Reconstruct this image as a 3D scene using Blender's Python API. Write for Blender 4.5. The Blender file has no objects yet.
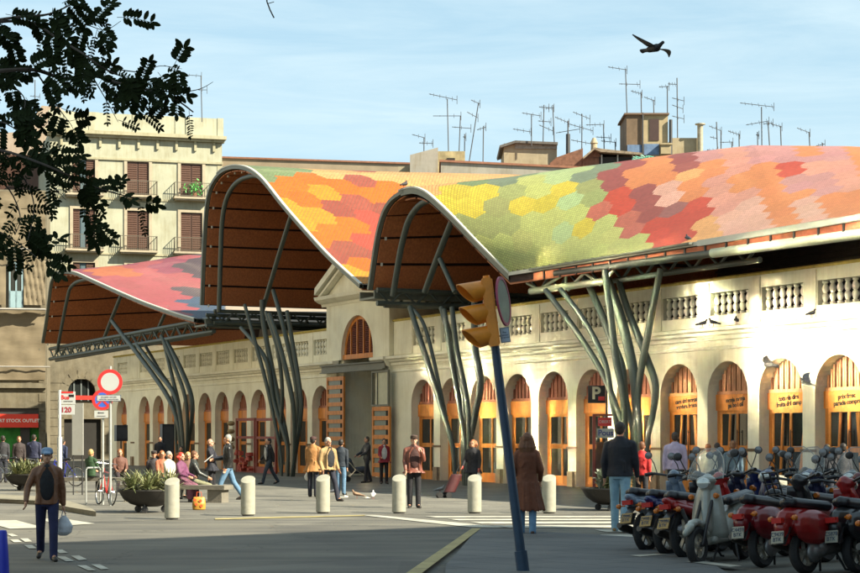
import bpy, bmesh, math, random
from mathutils import Vector, Matrix, Euler
from mathutils.geometry import tessellate_polygon
R = math.radians
random.seed(7)
sc = bpy.context.scene
COL = sc.collection

# ------------------------------------------------------------------ camera, sky, sun
FPX, HZ, CX, EYE = 1800.0, 435.0, 430.0, 1.75       # focal length and horizon in photo pixels, eye height
cam_d = bpy.data.cameras.new('camera')
cam = bpy.data.objects.new('camera', cam_d); COL.objects.link(cam)
cam.location = (0, 0, EYE); cam.rotation_euler = (R(90), 0, 0)
cam_d.sensor_width = 36; cam_d.lens = 36*FPX/860; cam_d.shift_y = (HZ-286.5)/860
cam_d.clip_start = .1; cam_d.clip_end = 3000
sc.camera = cam
SUN = Vector((2.1, -1.05, 1.75)).normalized()          # direction towards the sun
sc.view_settings.view_transform = 'Standard'; sc.view_settings.look = 'None'
sc.view_settings.exposure = 1.42; sc.view_settings.gamma = 1; sc.view_settings.use_curve_mapping = False
w = bpy.data.worlds.new('World'); sc.world = w; w.use_nodes = True
nt = w.node_tree; nt.nodes.clear()
def N(nt, t, **k):
    n = nt.nodes.new(t)
    for a, b in k.items(): setattr(n, a, b)
    return n
out = N(nt, 'ShaderNodeOutputWorld'); bg = N(nt, 'ShaderNodeBackground'); sky = N(nt, 'ShaderNodeTexSky')
sky.sky_type = 'NISHITA'; sky.sun_disc = False
sky.sun_elevation = math.asin(SUN.z); sky.sun_rotation = math.atan2(SUN.x, SUN.y)
sky.air_density = 1.0; sky.dust_density = 0.6; sky.ozone_density = 2.0
tc = N(nt, 'ShaderNodeTexCoord'); mp = N(nt, 'ShaderNodeMapping'); mp.inputs['Scale'].default_value = (1.6, 1.6, 13)
mp.inputs['Rotation'].default_value = (0, R(4), 0)
nz = N(nt, 'ShaderNodeTexNoise'); nz.inputs['Scale'].default_value = 3.0; nz.inputs['Detail'].default_value = 8; nz.inputs['Roughness'].default_value = .62; nz.inputs['Distortion'].default_value = .5
rp = N(nt, 'ShaderNodeValToRGB'); rp.color_ramp.elements[0].position = .34; rp.color_ramp.elements[1].position = .78
rp.color_ramp.elements[0].color = (0, 0, 0, 1); rp.color_ramp.elements[1].color = (.6, .6, .6, 1)
mx = N(nt, 'ShaderNodeMixRGB'); mx.inputs[2].default_value = (5.0, 5.9, 6.1, 1)
hz = N(nt, 'ShaderNodeMixRGB'); hz.inputs[0].default_value = .7; hz.inputs[2].default_value = (3.1, 4.55, 5.15, 1)   # thin high veil over the blue
nt.links.new(tc.outputs['Generated'], mp.inputs[0]); nt.links.new(mp.outputs[0], nz.inputs['Vector'])
nt.links.new(nz.outputs['Fac'], rp.inputs[0]); nt.links.new(rp.outputs[0], mx.inputs[0])
nt.links.new(sky.outputs[0], hz.inputs[1]); nt.links.new(hz.outputs[0], mx.inputs[1]); nt.links.new(mx.outputs[0], bg.inputs[0])
bg.inputs[1].default_value = 0.0685
nt.links.new(bg.outputs[0], out.inputs[0])
sl = bpy.data.lights.new('sun', 'SUN'); sl.energy = 5.0; sl.angle = R(.5); sl.color = (1, .91, .70)
so = bpy.data.objects.new('sun', sl); COL.objects.link(so)
so.rotation_euler = SUN.to_track_quat('Z', 'Y').to_euler(); so.location = (30, -30, 60)
sc.cycles.use_denoising = True; sc.cycles.blur_glossy = .0; sc.cycles.sample_clamp_indirect = 0
sc.cycles.max_bounces = 8; sc.cycles.diffuse_bounces = 4; sc.cycles.glossy_bounces = 3; sc.cycles.transparent_max_bounces = 12

# ------------------------------------------------------------------ photo measuring
def at(px, py, Y): return Vector(((px-CX)*Y/FPX, Y, EYE+(HZ-py)*Y/FPX))
def gnd(px, py):
    Y = FPX*EYE/(py-HZ); return Vector(((px-CX)*Y/FPX, Y, 0))

# ------------------------------------------------------------------ materials
MATS = {}
def mat(name, col, rough=.7, var=.12, scale=3., bump=0., bscale=40., metal=0., spec=.5, stretch=None, coat=0., alpha=1., trans=0.):
    if name in MATS: return MATS[name]
    m = bpy.data.materials.new(name); m.use_nodes = True; t = m.node_tree; b = t.nodes['Principled BSDF']
    b.inputs['Roughness'].default_value = rough; b.inputs['Metallic'].default_value = metal
    b.inputs['Specular IOR Level'].default_value = spec
    if coat: b.inputs['Coat Weight'].default_value = coat; b.inputs['Coat Roughness'].default_value = .08
    if alpha < 1: b.inputs['Alpha'].default_value = alpha
    if trans: b.inputs['Transmission Weight'].default_value = trans
    tc = N(t, 'ShaderNodeTexCoord'); mp = N(t, 'ShaderNodeMapping')
    if stretch: mp.inputs['Scale'].default_value = stretch
    t.links.new(tc.outputs['Object'], mp.inputs[0])
    if var > 0:
        nz = N(t, 'ShaderNodeTexNoise'); nz.inputs['Scale'].default_value = scale; nz.inputs['Detail'].default_value = 7; nz.inputs['Roughness'].default_value = .65
        t.links.new(mp.outputs[0], nz.inputs['Vector'])
        r = N(t, 'ShaderNodeValToRGB'); e = r.color_ramp.elements
        e[0].position = .3; e[1].position = .7
        e[0].color = tuple(c*(1-var) for c in col[:3])+(1,); e[1].color = tuple(min(1, c*(1+var)) for c in col[:3])+(1,)
        t.links.new(nz.outputs['Fac'], r.inputs[0]); t.links.new(r.outputs[0], b.inputs['Base Color'])
    else: b.inputs['Base Color'].default_value = tuple(col[:3])+(1,)
    if bump > 0:
        n2 = N(t, 'ShaderNodeTexNoise'); n2.inputs['Scale'].default_value = bscale; n2.inputs['Detail'].default_value = 5
        t.links.new(mp.outputs[0], n2.inputs['Vector'])
        bp = N(t, 'ShaderNodeBump'); bp.inputs['Strength'].default_value = bump; bp.inputs['Distance'].default_value = .02
        t.links.new(n2.outputs['Fac'], bp.inputs['Height']); t.links.new(bp.outputs[0], b.inputs['Normal'])
    MATS[name] = m; return m
def emit(name, col, s=1):
    m = mat(name, col, var=0); b = m.node_tree.nodes['Principled BSDF']
    b.inputs['Emission Color'].default_value = tuple(col)+(1,); b.inputs['Emission Strength'].default_value = s; return m

# ------------------------------------------------------------------ mesh builder
class MB:
    def __init__(s, M=None): s.v = []; s.f = []; s.mi = []; s.M = M; s.cur = 0
    def add(s, vs, fs, mi=None):
        o = len(s.v)
        if s.M is not None: vs = [s.M @ Vector(q) for q in vs]
        s.v += [tuple(q) for q in vs]; s.f += [tuple(i+o for i in f) for f in fs]; s.mi += [s.cur if mi is None else mi]*len(fs)
        return s
    def box(s, x0, x1, y0, y1, z0, z1, mi=None):
        v = [(x, y, z) for z in (z0, z1) for y in (y0, y1) for x in (x0, x1)]
        return s.add(v, [(0, 2, 3, 1), (4, 5, 7, 6), (0, 1, 5, 4), (2, 6, 7, 3), (0, 4, 6, 2), (1, 3, 7, 5)], mi)
    def obox(s, c, sz, rot=(0, 0, 0), mi=None):
        m = Matrix.Translation(c) @ Euler(rot).to_matrix().to_4x4()
        x, y, z = sz[0]/2, sz[1]/2, sz[2]/2
        v = [m @ Vector((a*x, b*y, d*z)) for d in (-1, 1) for b in (-1, 1) for a in (-1, 1)]
        return s.add(v, [(0, 2, 3, 1), (4, 5, 7, 6), (0, 1, 5, 4), (2, 6, 7, 3), (0, 4, 6, 2), (1, 3, 7, 5)], mi)
    def beam(s, a, b, wd, th, up=(0, 0, 1), mi=None):
        a, b = Vector(a), Vector(b); d = (b-a).normalized(); u = Vector(up)
        if abs(d.dot(u)) > .98: u = Vector((0, 1, 0))
        x = d.cross(u).normalized()*wd/2; y = x.cross(d).normalized()*th/2
        v = [p+i*x+j*y for p in (a, b) for i, j in ((-1, -1), (1, -1), (1, 1), (-1, 1))]
        return s.add(v, [(0, 1, 2, 3), (7, 6, 5, 4), (0, 4, 5, 1), (1, 5, 6, 2), (2, 6, 7, 3), (3, 7, 4, 0)], mi)
    def tube(s, pts, r, n=8, cap=True, closed=False, mi=None, flat=1.):
        pts = [Vector(p) for p in pts]
        if not hasattr(r, '__len__'): r = [r]*len(pts)
        k = len(pts); vs = []; prev = None
        for i, p in enumerate(pts):
            if closed: d = pts[(i+1) % k]-pts[i-1]
            else: d = pts[min(i+1, k-1)]-pts[max(i-1, 0)]
            d.normalize()
            if prev is None:
                a = Vector((0, 0, 1)) if abs(d.z) < .9 else Vector((1, 0, 0)); x = d.cross(a).normalized()
            else:
                x = prev-d*prev.dot(d)
                x = x.normalized() if x.length > 1e-6 else d.orthogonal().normalized()
            y = d.cross(x); prev = x
            for j in range(n):
                t = 2*math.pi*j/n; vs.append(p+(x*math.cos(t)+y*math.sin(t)*flat)*r[i])
        fs = []; e = k if closed else k-1
        for i in range(e):
            for j in range(n):
                a = i*n+j; b = i*n+(j+1) % n; c = ((i+1) % k)*n+(j+1) % n; d_ = ((i+1) % k)*n+j
                fs.append((a, b, c, d_))
        if cap and not closed:
            fs.append(tuple(range(n))[::-1]); fs.append(tuple((k-1)*n+j for j in range(n)))
        return s.add(vs, fs, mi)
    def lathe(s, prof, n=16, c=(0, 0, 0), mi=None, axis='z', sx=1, sy=1):
        vs = []; c = Vector(c)
        for r, z in prof:
            for j in range(n):
                t = 2*math.pi*j/n; q = (r*math.cos(t)*sx, r*math.sin(t)*sy, z)
                if axis == 'y': q = (q[0], q[2], q[1])
                if axis == 'x': q = (q[2], q[0], q[1])
                vs.append(c+Vector(q))
        fs = [(i*n+j, i*n+(j+1) % n, (i+1)*n+(j+1) % n, (i+1)*n+j) for i in range(len(prof)-1) for j in range(n)]
        fs.append(tuple(range(n))[::-1]); fs.append(tuple((len(prof)-1)*n+j for j in range(n)))
        return s.add(vs, fs, mi)
    def prism(s, poly, y0, y1, mi=None, plane='xz'):
        n = len(poly); P = (lambda a, b, y: (a, y, b)) if plane == 'xz' else ((lambda a, b, y: (a, b, y)) if plane == 'xy' else (lambda a, b, y: (y, a, b)))
        vs = [P(a, b, y0) for a, b in poly]+[P(a, b, y1) for a, b in poly]
        tri = tessellate_polygon([[Vector((a, b, 0)) for a, b in poly]])
        fs = [tuple(t) for t in tri]+[tuple(i+n for i in t[::-1]) for t in tri]+[(i, (i+1) % n, (i+1) % n+n, i+n) for i in range(n)]
        return s.add(vs, fs, mi)
    def grid(s, rows, mi=None):
        n = len(rows[0]); vs = [p for r in rows for p in r]
        return s.add(vs, [(i*n+j, i*n+j+1, (i+1)*n+j+1, (i+1)*n+j) for i in range(len(rows)-1) for j in range(n-1)], mi)
    def mesh(s, name, mats, smooth=False, recalc=True, angle=40):
        me = bpy.data.meshes.new(name); me.from_pydata(s.v, [], s.f)
        if not isinstance(mats, (list, tuple)): mats = [mats]
        for m in mats: me.materials.append(m)
        if len(mats) > 1: me.polygons.foreach_set('material_index', s.mi)
        if recalc:
            b = bmesh.new(); b.from_mesh(me); bmesh.ops.recalc_face_normals(b, faces=b.faces); b.to_mesh(me); b.free()
        if smooth:
            me.polygons.foreach_set('use_smooth', [True]*len(me.polygons))
            try: me.set_sharp_from_angle(angle=R(angle))
            except Exception: pass
        me.update(); return me
    def build(s, name, mats, parent=None, smooth=False, recalc=True, angle=40):
        o = bpy.data.objects.new(name, s.mesh(name, mats, smooth, recalc, angle)); COL.objects.link(o)
        if parent is not None: o.parent = parent
        return o
def empty(name, loc=(0, 0, 0), rz=0, label=None, cat=None, group=None, rot=None):
    o = bpy.data.objects.new(name, None); COL.objects.link(o); o.location = loc; o.empty_display_size = .3
    o.rotation_euler = rot if rot else (0, 0, rz); tag(o, label, cat, group); return o
def tag(o, label=None, cat=None, group=None, kind=None):
    for k, v in (('label', label), ('category', cat), ('group', group), ('kind', kind)):
        if v: o[k] = v
    return o
def copy_tree(o, parent=None):
    c = o.copy(); COL.objects.link(c); c.parent = parent
    for ch in list(o.children): copy_tree(ch, c)
    return c
def text_mesh(name, txt, size, mtl, parent, loc, rot=(R(90), 0, 0), depth=.004, align='CENTER', bold=0.):
    cu = bpy.data.curves.new(name, 'FONT'); cu.body = txt; cu.size = size; cu.extrude = depth; cu.align_x = align; cu.align_y = 'CENTER'; cu.offset = bold
    cu.space_line = .9
    o = bpy.data.objects.new(name, cu); COL.objects.link(o)
    dg = bpy.context.evaluated_depsgraph_get(); me = bpy.data.meshes.new_from_object(o.evaluated_get(dg)); bpy.data.objects.remove(o); bpy.data.curves.remove(cu)
    me.materials.clear(); me.materials.append(mtl)
    r = bpy.data.objects.new(name, me); COL.objects.link(r); r.parent = parent; r.location = loc; r.rotation_euler = rot
    return r
# blobs -> one continuous surface by voxel remesh
class Blob:
    def __init__(s): s.b = MB()
    def cap(s, a, b, ra, rb=None, n=12):
        a, b = Vector(a), Vector(b); rb = ra if rb is None else rb; d = (b-a); L = d.length; d = d.normalized() if L > 1e-6 else Vector((0, 0, 1))
        pts = []; rr = []
        for t in (-1, -.85, -.5): pts.append(a+d*ra*t); rr.append(max(.02*ra, ra*math.sqrt(max(0, 1-t*t))))
        pts.append(a); rr.append(ra)
        if L > 1e-6: pts.append(b); rr.append(rb)
        for t in (.5, .85, 1): pts.append(b+d*rb*t); rr.append(max(.02*rb, rb*math.sqrt(max(0, 1-t*t))))
        s.b.tube(pts, rr, n); return s
    def ell(s, c, r, rot=(0, 0, 0), n=14):
        c = Vector(c); m = Euler(rot).to_matrix(); vs = []; k = 8
        for i in range(k+1):
            ph = math.pi*i/k
            for j in range(n):
                th = 2*math.pi*j/n
                vs.append(c+m @ Vector((r[0]*max(.02, math.sin(ph))*math.cos(th), r[1]*max(.02, math.sin(ph))*math.sin(th), r[2]*math.cos(ph))))
        fs = [(i*n+j, i*n+(j+1) % n, (i+1)*n+(j+1) % n, (i+1)*n+j) for i in range(k) for j in range(n)]
        fs += [tuple(range(n))[::-1], tuple(k*n+j for j in range(n))]
        s.b.add(vs, fs); return s
    def loft(s, rings, n=16):
        # rings: (centre, rx, ry[, rotz]) stacked cross-sections
        vs = []
        for q in rings:
            c = Vector(q[0]); a = q[3] if len(q) > 3 else 0
            for j in range(n):
                t = 2*math.pi*j/n; x, y = q[1]*math.cos(t), q[2]*math.sin(t)
                vs.append(c+Vector((x*math.cos(a)-y*math.sin(a), x*math.sin(a)+y*math.cos(a), 0)))
        k = len(rings)
        fs = [(i*n+j, i*n+(j+1) % n, (i+1)*n+(j+1) % n, (i+1)*n+j) for i in range(k-1) for j in range(n)]
        fs += [tuple(range(n))[::-1], tuple((k-1)*n+j for j in range(n))]
        s.b.add(vs, fs); return s
    def build(s, name, mtl, parent, voxel=.012, sm=3):
        me = s.b.mesh(name+'_m', mtl); o = bpy.data.objects.new(name, me); COL.objects.link(o)
        r = o.modifiers.new('r', 'REMESH'); r.mode = 'VOXEL'; r.voxel_size = voxel; r.use_smooth_shade = True
        if sm: q = o.modifiers.new('s', 'SMOOTH'); q.factor = .5; q.iterations = sm
        dg = bpy.context.evaluated_depsgraph_get(); dg.update()
        me2 = bpy.data.meshes.new_from_object(o.evaluated_get(dg)); me2.name = name
        o.modifiers.clear(); o.data = me2; bpy.data.meshes.remove(me)
        me2.materials.clear(); me2.materials.append(mtl)
        me2.polygons.foreach_set('use_smooth', [True]*len(me2.polygons))
        o.parent = parent; return o

# colours
def grime(m, amt=.35, sx=2.2, sz=.22, col=(.62, .55, .42)):
    # rain streaks and patches of dirt on a wall
    t = m.node_tree; b = t.nodes['Principled BSDF']; src = b.inputs['Base Color'].links[0].from_socket if b.inputs['Base Color'].links else None
    if src is None: return m
    tc = N(t, 'ShaderNodeTexCoord'); mp = N(t, 'ShaderNodeMapping'); mp.inputs['Scale'].default_value = (sx, sx, sz); t.links.new(tc.outputs['Object'], mp.inputs[0])
    n1 = N(t, 'ShaderNodeTexNoise'); n1.inputs['Scale'].default_value = 2.2; n1.inputs['Detail'].default_value = 9; n1.inputs['Roughness'].default_value = .7; t.links.new(mp.outputs[0], n1.inputs['Vector'])
    n2 = N(t, 'ShaderNodeTexNoise'); n2.inputs['Scale'].default_value = .9; n2.inputs['Detail'].default_value = 8; t.links.new(tc.outputs['Object'], n2.inputs['Vector'])
    m1 = N(t, 'ShaderNodeMath', operation='MULTIPLY'); t.links.new(n1.outputs['Fac'], m1.inputs[0]); t.links.new(n2.outputs['Fac'], m1.inputs[1])
    r = N(t, 'ShaderNodeMapRange'); r.inputs['From Min'].default_value = .22; r.inputs['From Max'].default_value = .42; r.inputs['To Max'].default_value = amt; t.links.new(m1.outputs[0], r.inputs['Value'])
    mm = N(t, 'ShaderNodeMixRGB', blend_type='MULTIPLY'); mm.inputs[2].default_value = col+(1,); t.links.new(r.outputs[0], mm.inputs[0]); t.links.new(src, mm.inputs[1]); t.links.new(mm.outputs[0], b.inputs['Base Color']); return m
PLASTER = mat('plaster_cream', (.85, .82, .66), .85, .10, .8, .25, 30)
PLASTER2 = mat('plaster_trim', (.86, .83, .69), .8, .08, 1.5, .15, 40)
for _m in (PLASTER, PLASTER2): grime(_m, .45)
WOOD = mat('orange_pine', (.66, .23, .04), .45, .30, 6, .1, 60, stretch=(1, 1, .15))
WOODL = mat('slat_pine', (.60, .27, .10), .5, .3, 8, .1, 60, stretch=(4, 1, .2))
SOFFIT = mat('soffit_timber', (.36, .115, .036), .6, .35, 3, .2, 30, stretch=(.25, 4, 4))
STEEL = mat('steel_grey_green', (.055, .07, .06), .45, .12, 2, 0)
STEELL = mat('steel_pale', (.50, .55, .42), .45, .10, 2, 0)  # pale steel, also used for sunlight put into the eave pipe
DARKM = mat('dark_metal', (.03, .03, .032), .5, .2, 4)
GLASS = mat('dark_glass', (.018, .022, .022), .06, 0, spec=.6)
DARK = mat('interior_dark', (.02, .018, .016), .9, .2, 1)
WHITE = mat('white_trim', (.55, .54, .47), .5, .06, 3)
STONE = mat('stone_base', (.30, .22, .15), .8, .3, 5, .4, 25)
BLACK = mat('black_plastic', (.012, .012, .014), .4, .2, 6)
RUBBER = mat('tyre_rubber', (.015, .015, .016), .8, .3, 10, .2, 60)
CHROME = mat('chrome', (.6, .6, .6), .18, .05, 5, metal=1)

# ------------------------------------------------------------------ ground
def poly_sheet(name, pts, z, mtl, **k):
    b = MB(); n = len(pts); tri = tessellate_polygon([[Vector((p[0], p[1], 0)) for p in pts]])
    b.add([(p[0], p[1], z) for p in pts], [tuple(t) for t in tri]); o = b.build(name, mtl)
    if o.data.polygons[0].normal.z < 0: o.data.flip_normals()
    tag(o, kind='structure', **k); return o
def speckle(name, c1, c2, sc1=.35, sc2=60, bump=.3, joints=None, cracks=False):
    m = bpy.data.materials.new(name); m.use_nodes = True; t = m.node_tree; b = t.nodes['Principled BSDF']; b.inputs['Roughness'].default_value = .85
    tc = N(t, 'ShaderNodeTexCoord')
    a = N(t, 'ShaderNodeTexNoise'); a.inputs['Scale'].default_value = sc1; a.inputs['Detail'].default_value = 6
    c = N(t, 'ShaderNodeTexNoise'); c.inputs['Scale'].default_value = sc2; c.inputs['Detail'].default_value = 3
    st = N(t, 'ShaderNodeMapping'); st.inputs['Scale'].default_value = (.15, 1.2, 1)
    s3 = N(t, 'ShaderNodeTexNoise'); s3.inputs['Scale'].default_value = 1.1; s3.inputs['Detail'].default_value = 5
    for n in (a, c): t.links.new(tc.outputs['Object'], n.inputs['Vector'])
    t.links.new(tc.outputs['Object'], st.inputs[0]); t.links.new(st.outputs[0], s3.inputs['Vector'])
    ad = N(t, 'ShaderNodeMath', operation='ADD'); ad2 = N(t, 'ShaderNodeMath', operation='MULTIPLY_ADD'); ad2.inputs[1].default_value = .33; ad2.inputs[2].default_value = 0
    t.links.new(a.outputs['Fac'], ad.inputs[0]); t.links.new(c.outputs['Fac'], ad.inputs[1])
    ad3 = N(t, 'ShaderNodeMath', operation='ADD'); t.links.new(ad.outputs[0], ad3.inputs[0]); t.links.new(s3.outputs['Fac'], ad3.inputs[1])
    t.links.new(ad3.outputs[0], ad2.inputs[0])
    r = N(t, 'ShaderNodeValToRGB'); e = r.color_ramp.elements; e[0].position = .43; e[1].position = .57; e[0].color = c1+(1,); e[1].color = c2+(1,)
    t.links.new(ad2.outputs[0], r.inputs[0]); src = r.outputs[0]
    if joints:
        mp = N(t, 'ShaderNodeMapping'); mp.inputs['Rotation'].default_value = (0, 0, joints[2]); t.links.new(tc.outputs['Object'], mp.inputs[0])
        br = N(t, 'ShaderNodeTexBrick'); br.inputs['Scale'].default_value = 1; br.inputs['Brick Width'].default_value = joints[0]; br.inputs['Row Height'].default_value = joints[1]
        br.inputs['Mortar Size'].default_value = .016; br.inputs['Color1'].default_value = (1, 1, 1, 1); br.inputs['Color2'].default_value = (.86, .86, .86, 1); br.inputs['Mortar'].default_value = (.38, .38, .38, 1)
        t.links.new(mp.outputs[0], br.inputs['Vector'])
        mm = N(t, 'ShaderNodeMixRGB', blend_type='MULTIPLY'); mm.inputs[0].default_value = 1; t.links.new(src, mm.inputs[1]); t.links.new(br.outputs['Color'], mm.inputs[2]); src = mm.outputs[0]
    if cracks:
        dn = N(t, 'ShaderNodeTexNoise'); dn.inputs['Scale'].default_value = 1.2; dn.inputs['Detail'].default_value = 6; t.links.new(tc.outputs['Object'], dn.inputs['Vector'])
        ma = N(t, 'ShaderNodeMixRGB'); ma.inputs[0].default_value = .55; t.links.new(tc.outputs['Object'], ma.inputs[1]); t.links.new(dn.outputs['Color'], ma.inputs[2])
        vo = N(t, 'ShaderNodeTexVoronoi', feature='DISTANCE_TO_EDGE'); vo.inputs['Scale'].default_value = .55; t.links.new(ma.outputs[0], vo.inputs['Vector'])
        cr = N(t, 'ShaderNodeMapRange'); cr.inputs['From Min'].default_value = .0; cr.inputs['From Max'].default_value = .006; cr.inputs['To Min'].default_value = .5; t.links.new(vo.outputs['Distance'], cr.inputs['Value'])
        v2 = N(t, 'ShaderNodeTexVoronoi'); v2.inputs['Scale'].default_value = .12; v2.inputs['Randomness'].default_value = 1; t.links.new(tc.outputs['Object'], v2.inputs['Vector'])
        sp = N(t, 'ShaderNodeSeparateColor'); t.links.new(v2.outputs['Color'], sp.inputs[0]); pr = N(t, 'ShaderNodeMapRange'); pr.inputs['To Min'].default_value = .78; pr.inputs['To Max'].default_value = 1.12; t.links.new(sp.outputs[0], pr.inputs['Value'])
        pm = N(t, 'ShaderNodeMath', operation='MULTIPLY'); t.links.new(cr.outputs[0], pm.inputs[0]); t.links.new(pr.outputs[0], pm.inputs[1])
        m3 = N(t, 'ShaderNodeVectorMath', operation='SCALE'); t.links.new(src, m3.inputs[0]); t.links.new(pm.outputs[0], m3.inputs['Scale']); src = m3.outputs[0]
    t.links.new(src, b.inputs['Base Color'])
    bp = N(t, 'ShaderNodeBump'); bp.inputs['Strength'].default_value = bump; bp.inputs['Distance'].default_value = .01
    t.links.new(c.outputs['Fac'], bp.inputs['Height']); t.links.new(bp.outputs[0], b.inputs['Normal'])
    MATS[name] = m; return m
ASPH = speckle('asphalt', (.066, .063, .057), (.145, .136, .110), cracks=True)
PAVE = speckle('plaza_paving', (.11, .105, .09), (.19, .18, .15), joints=(.9, .6, R(27)), cracks=True)
PAVE2 = speckle('island_paving', (.075, .08, .085), (.12, .122, .12), joints=(1.2, .8, R(50)))
PAINTW = mat('road_paint_white', (.36, .35, .30), .8, .38, 2.5, .2, 50)
PAINTY = mat('road_paint_yellow', (.30, .25, .11), .8, .35, 3, .2, 50)
KERB = mat('kerb_granite', (.21, .19, .14), .8, .2, 5, .2, 40)
b = MB(); b.add([(-1500, -400, 0), (1500, -400, 0), (1500, 2500, 0), (-1500, 2500, 0)], [(0, 1, 2, 3)])
tag(b.build('ground', ASPH), kind='structure')
def G(x, y): p = gnd(x, y); return (p.x, p.y)
# plaza paving beyond the bollard line (flush), raised pavement corner at far left
plaza = [G(-60, 526), G(100, 522), G(248, 518), G(400, 514.5), G(560, 514), G(900, 513), (60, 45), (60, 110), (-60, 160), (-60, 40)]
poly_sheet('plaza_pavement', plaza, .004, PAVE)
poly_sheet('yellow_kerb_line', [G(215, 518.6), G(365, 515.2), G(365, 516.2), G(215, 520)], .012, PAINTY)
# raised kerb at the left
kp = [G(-40, 487), G(0, 498), G(55, 501), G(90, 512), G(96, 516.5), G(70, 512), G(40, 505), G(-2, 503), G(-60, 492)]
b = MB(); b.prism(kp, .0, .11, plane='xy'); tag(b.build('pavement_kerb', KERB), kind='structure')
# near pavement island at the bottom right
isl = [G(425, 800), G(446, 568), G(452, 562), G(476, 533), G(484, 531), G(640, 540), G(700, 560), G(1100, 800)]
b = MB(); b.prism(isl, .0, .05, plane='xy'); tag(b.build('island_pavement', PAVE2), kind='structure')
def stripe(name, px, mtl, z=.012): return poly_sheet(name, [G(*q) for q in px], z, mtl)
stripe('kerb_line_paint', [(404, 579), (420, 579), (481, 531.3), (472, 531.3)], PAINTY, .058)
stripe('crosswalk_marking', [(362, 515.6), (378, 515.6), (512, 528.2), (470, 527.6)], PAINTW)
for i, (y0, y1, x0, x1) in enumerate([(516.6, 518.0, 425, 640), (519.2, 520.8, 447, 664), (522.2, 524.2, 470, 690), (525.8, 528, 492, 700), (530.2, 532.6, 595, 720), (535.2, 538.2, 600, 730)]):
    stripe('crosswalk_marking', [(x0, y0), (x1, y0-.3), (x1+8, y1-.3), (x0+12, y1)], PAINTW)
# left crossing and dashes
stripe('crosswalk_marking', [(-20, 521), (16, 520.6), (45, 528.3), (10, 529.2)], PAINTW)
stripe('crosswalk_marking', [(36, 519.5), (60, 518.5), (95, 524), (66, 526)], PAINTW)
for q in [((7, 534.5), (12, 534), (18, 536.5), (12, 537)), ((10, 540), (18, 540), (22, 542.6), (14, 542.8)), ((20, 539), (28, 539), (32, 542), (25, 542.3)), ((24, 545.5), (32, 545.5), (37, 549), (29, 549)), ((35, 545), (41, 545), (43, 547.5), (38, 548)),
          ((54, 550.5), (62, 550), (68, 553.5), (60, 554)), ((56, 557), (65, 557), (74, 561.5), (66, 562)), ((71, 556.5), (79, 556), (87, 560), (79, 561)), ((77, 566), (86, 566), (96, 571), (88, 571)), ((91, 565), (100, 565), (109, 569.5), (101, 570))]:
    stripe('lane_dash', q, PAINTW)
stripe('parking_line', [(630, 559.2), (655, 557.5), (668, 558), (640, 560.5)], PAINTW, .058)
stripe('parking_line', [(686, 565.6), (700, 565), (742, 570), (730, 571)], PAINTW, .058)
# ------------------------------------------------------------------ market hall: local x runs along the front (away from the camera), y outwards, z up
OX, OY = 11.42, 47.8; DX, DY = -.4552, .8904
hall = empty('market_hall', (OX, OY, 0), math.atan2(DY, DX), 'cream market hall of tall arches under a wavy roof of coloured tiles on steel trunks', 'market hall')
HM = Matrix.Translation((OX, OY, 0)) @ Matrix.Rotation(math.atan2(DY, DX), 4, 'Z'); HI = HM.inverted()
def loc(p): return HI @ Vector(p)
def on_plane(px, py, y):
    # point of the photograph on the vertical plane at distance y in front of the facade
    dirv = Vector(((px-CX)/FPX, 1, (HZ-py)/FPX)); n = (HM.to_3x3() @ Vector((0, 1, 0))); o = HM @ Vector((0, y, 0))
    t = (o-Vector((0, 0, EYE))).dot(n)/dirv.dot(n); return loc(Vector((0, 0, EYE))+dirv*t)
BAY = 2.487; U0 = .88; AR = .98; SPR = 2.95; TOPW = 4.5
arch_i = list(range(-5, 11))+list(range(14, 25))+[26]
def uc(i): return U0+BAY*i if i != 26 else U0+BAY*25.7
UEND = U0+BAY*26.4
PU0, PU1 = 28.45, 34.75     # gabled portal
ASEG = 20
wb = MB()
def wall_bay(l, r, c):
    arc = [(c+AR*math.cos(math.pi*k/ASEG), SPR+AR*math.sin(math.pi*k/ASEG)) for k in range(ASEG+1)]   # right(+u) to left
    for y in (0, -.5):
        poly = [(l, 0), (c-AR, 0)]+[q for q in arc[::-1]]+[(c+AR, 0), (r, 0), (r, TOPW), (l, TOPW)]
        # split in quads: piers and strips over the arch
        P = lambda a, z: (a, y, z)
        vs = [P(l, 0), P(c-AR, 0), P(c-AR, SPR), P(l, SPR), P(l, TOPW), P(c+AR, 0), P(r, 0), P(r, SPR), P(c+AR, SPR), P(r, TOPW)]
        wb.add(vs, [(0, 1, 2, 3), (5, 6, 7, 8)])
        up = [P(a, z) for a, z in arc[::-1]]; n = len(up)
        tp = [P(l+(r-l)*k/(n-1), TOPW) for k in range(n)]
        vs = up+tp; wb.add(vs, [(k, k+1, n+k+1, n+k) for k in range(n-1)])
        wb.add([P(l, SPR), P(c-AR, SPR), P(l, TOPW)], [(0, 1, 2)]); wb.add([P(r, SPR), P(c+AR, SPR), P(r, TOPW)], [(0, 1, 2)])
    o = [(c-AR, 0)]+arc[::-1]+[(c+AR, 0)]
    vs = [(a, y, z) for y in (0, -.5) for a, z in o]; n = len(o)
    wb.add(vs, [(k, k+1, n+k+1, n+k) for k in range(n-1)])
UL = U0-BAY*5.5
for k, i in enumerate(arch_i):
    c = uc(i); l, r = c-BAY/2, c+BAY/2
    if i == 10: r = PU0+.3
    if i == 14: l = PU1-.3
    if i == 24: r = uc(24)+BAY/2+.25
    if i == 26: l = uc(24)+BAY/2+.25; r = UEND
    wall_bay(l, r, c)
    if i == 10: wb.box(UL-.4, UL+.003, -14, .0, 0, TOPW); wb.build('wall', PLASTER, hall); wb = MB()
wb.box(UEND-.002, UEND+.5, -14, 0, 0, TOPW)       # far return
wb.build('wall', PLASTER, hall)
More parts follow.
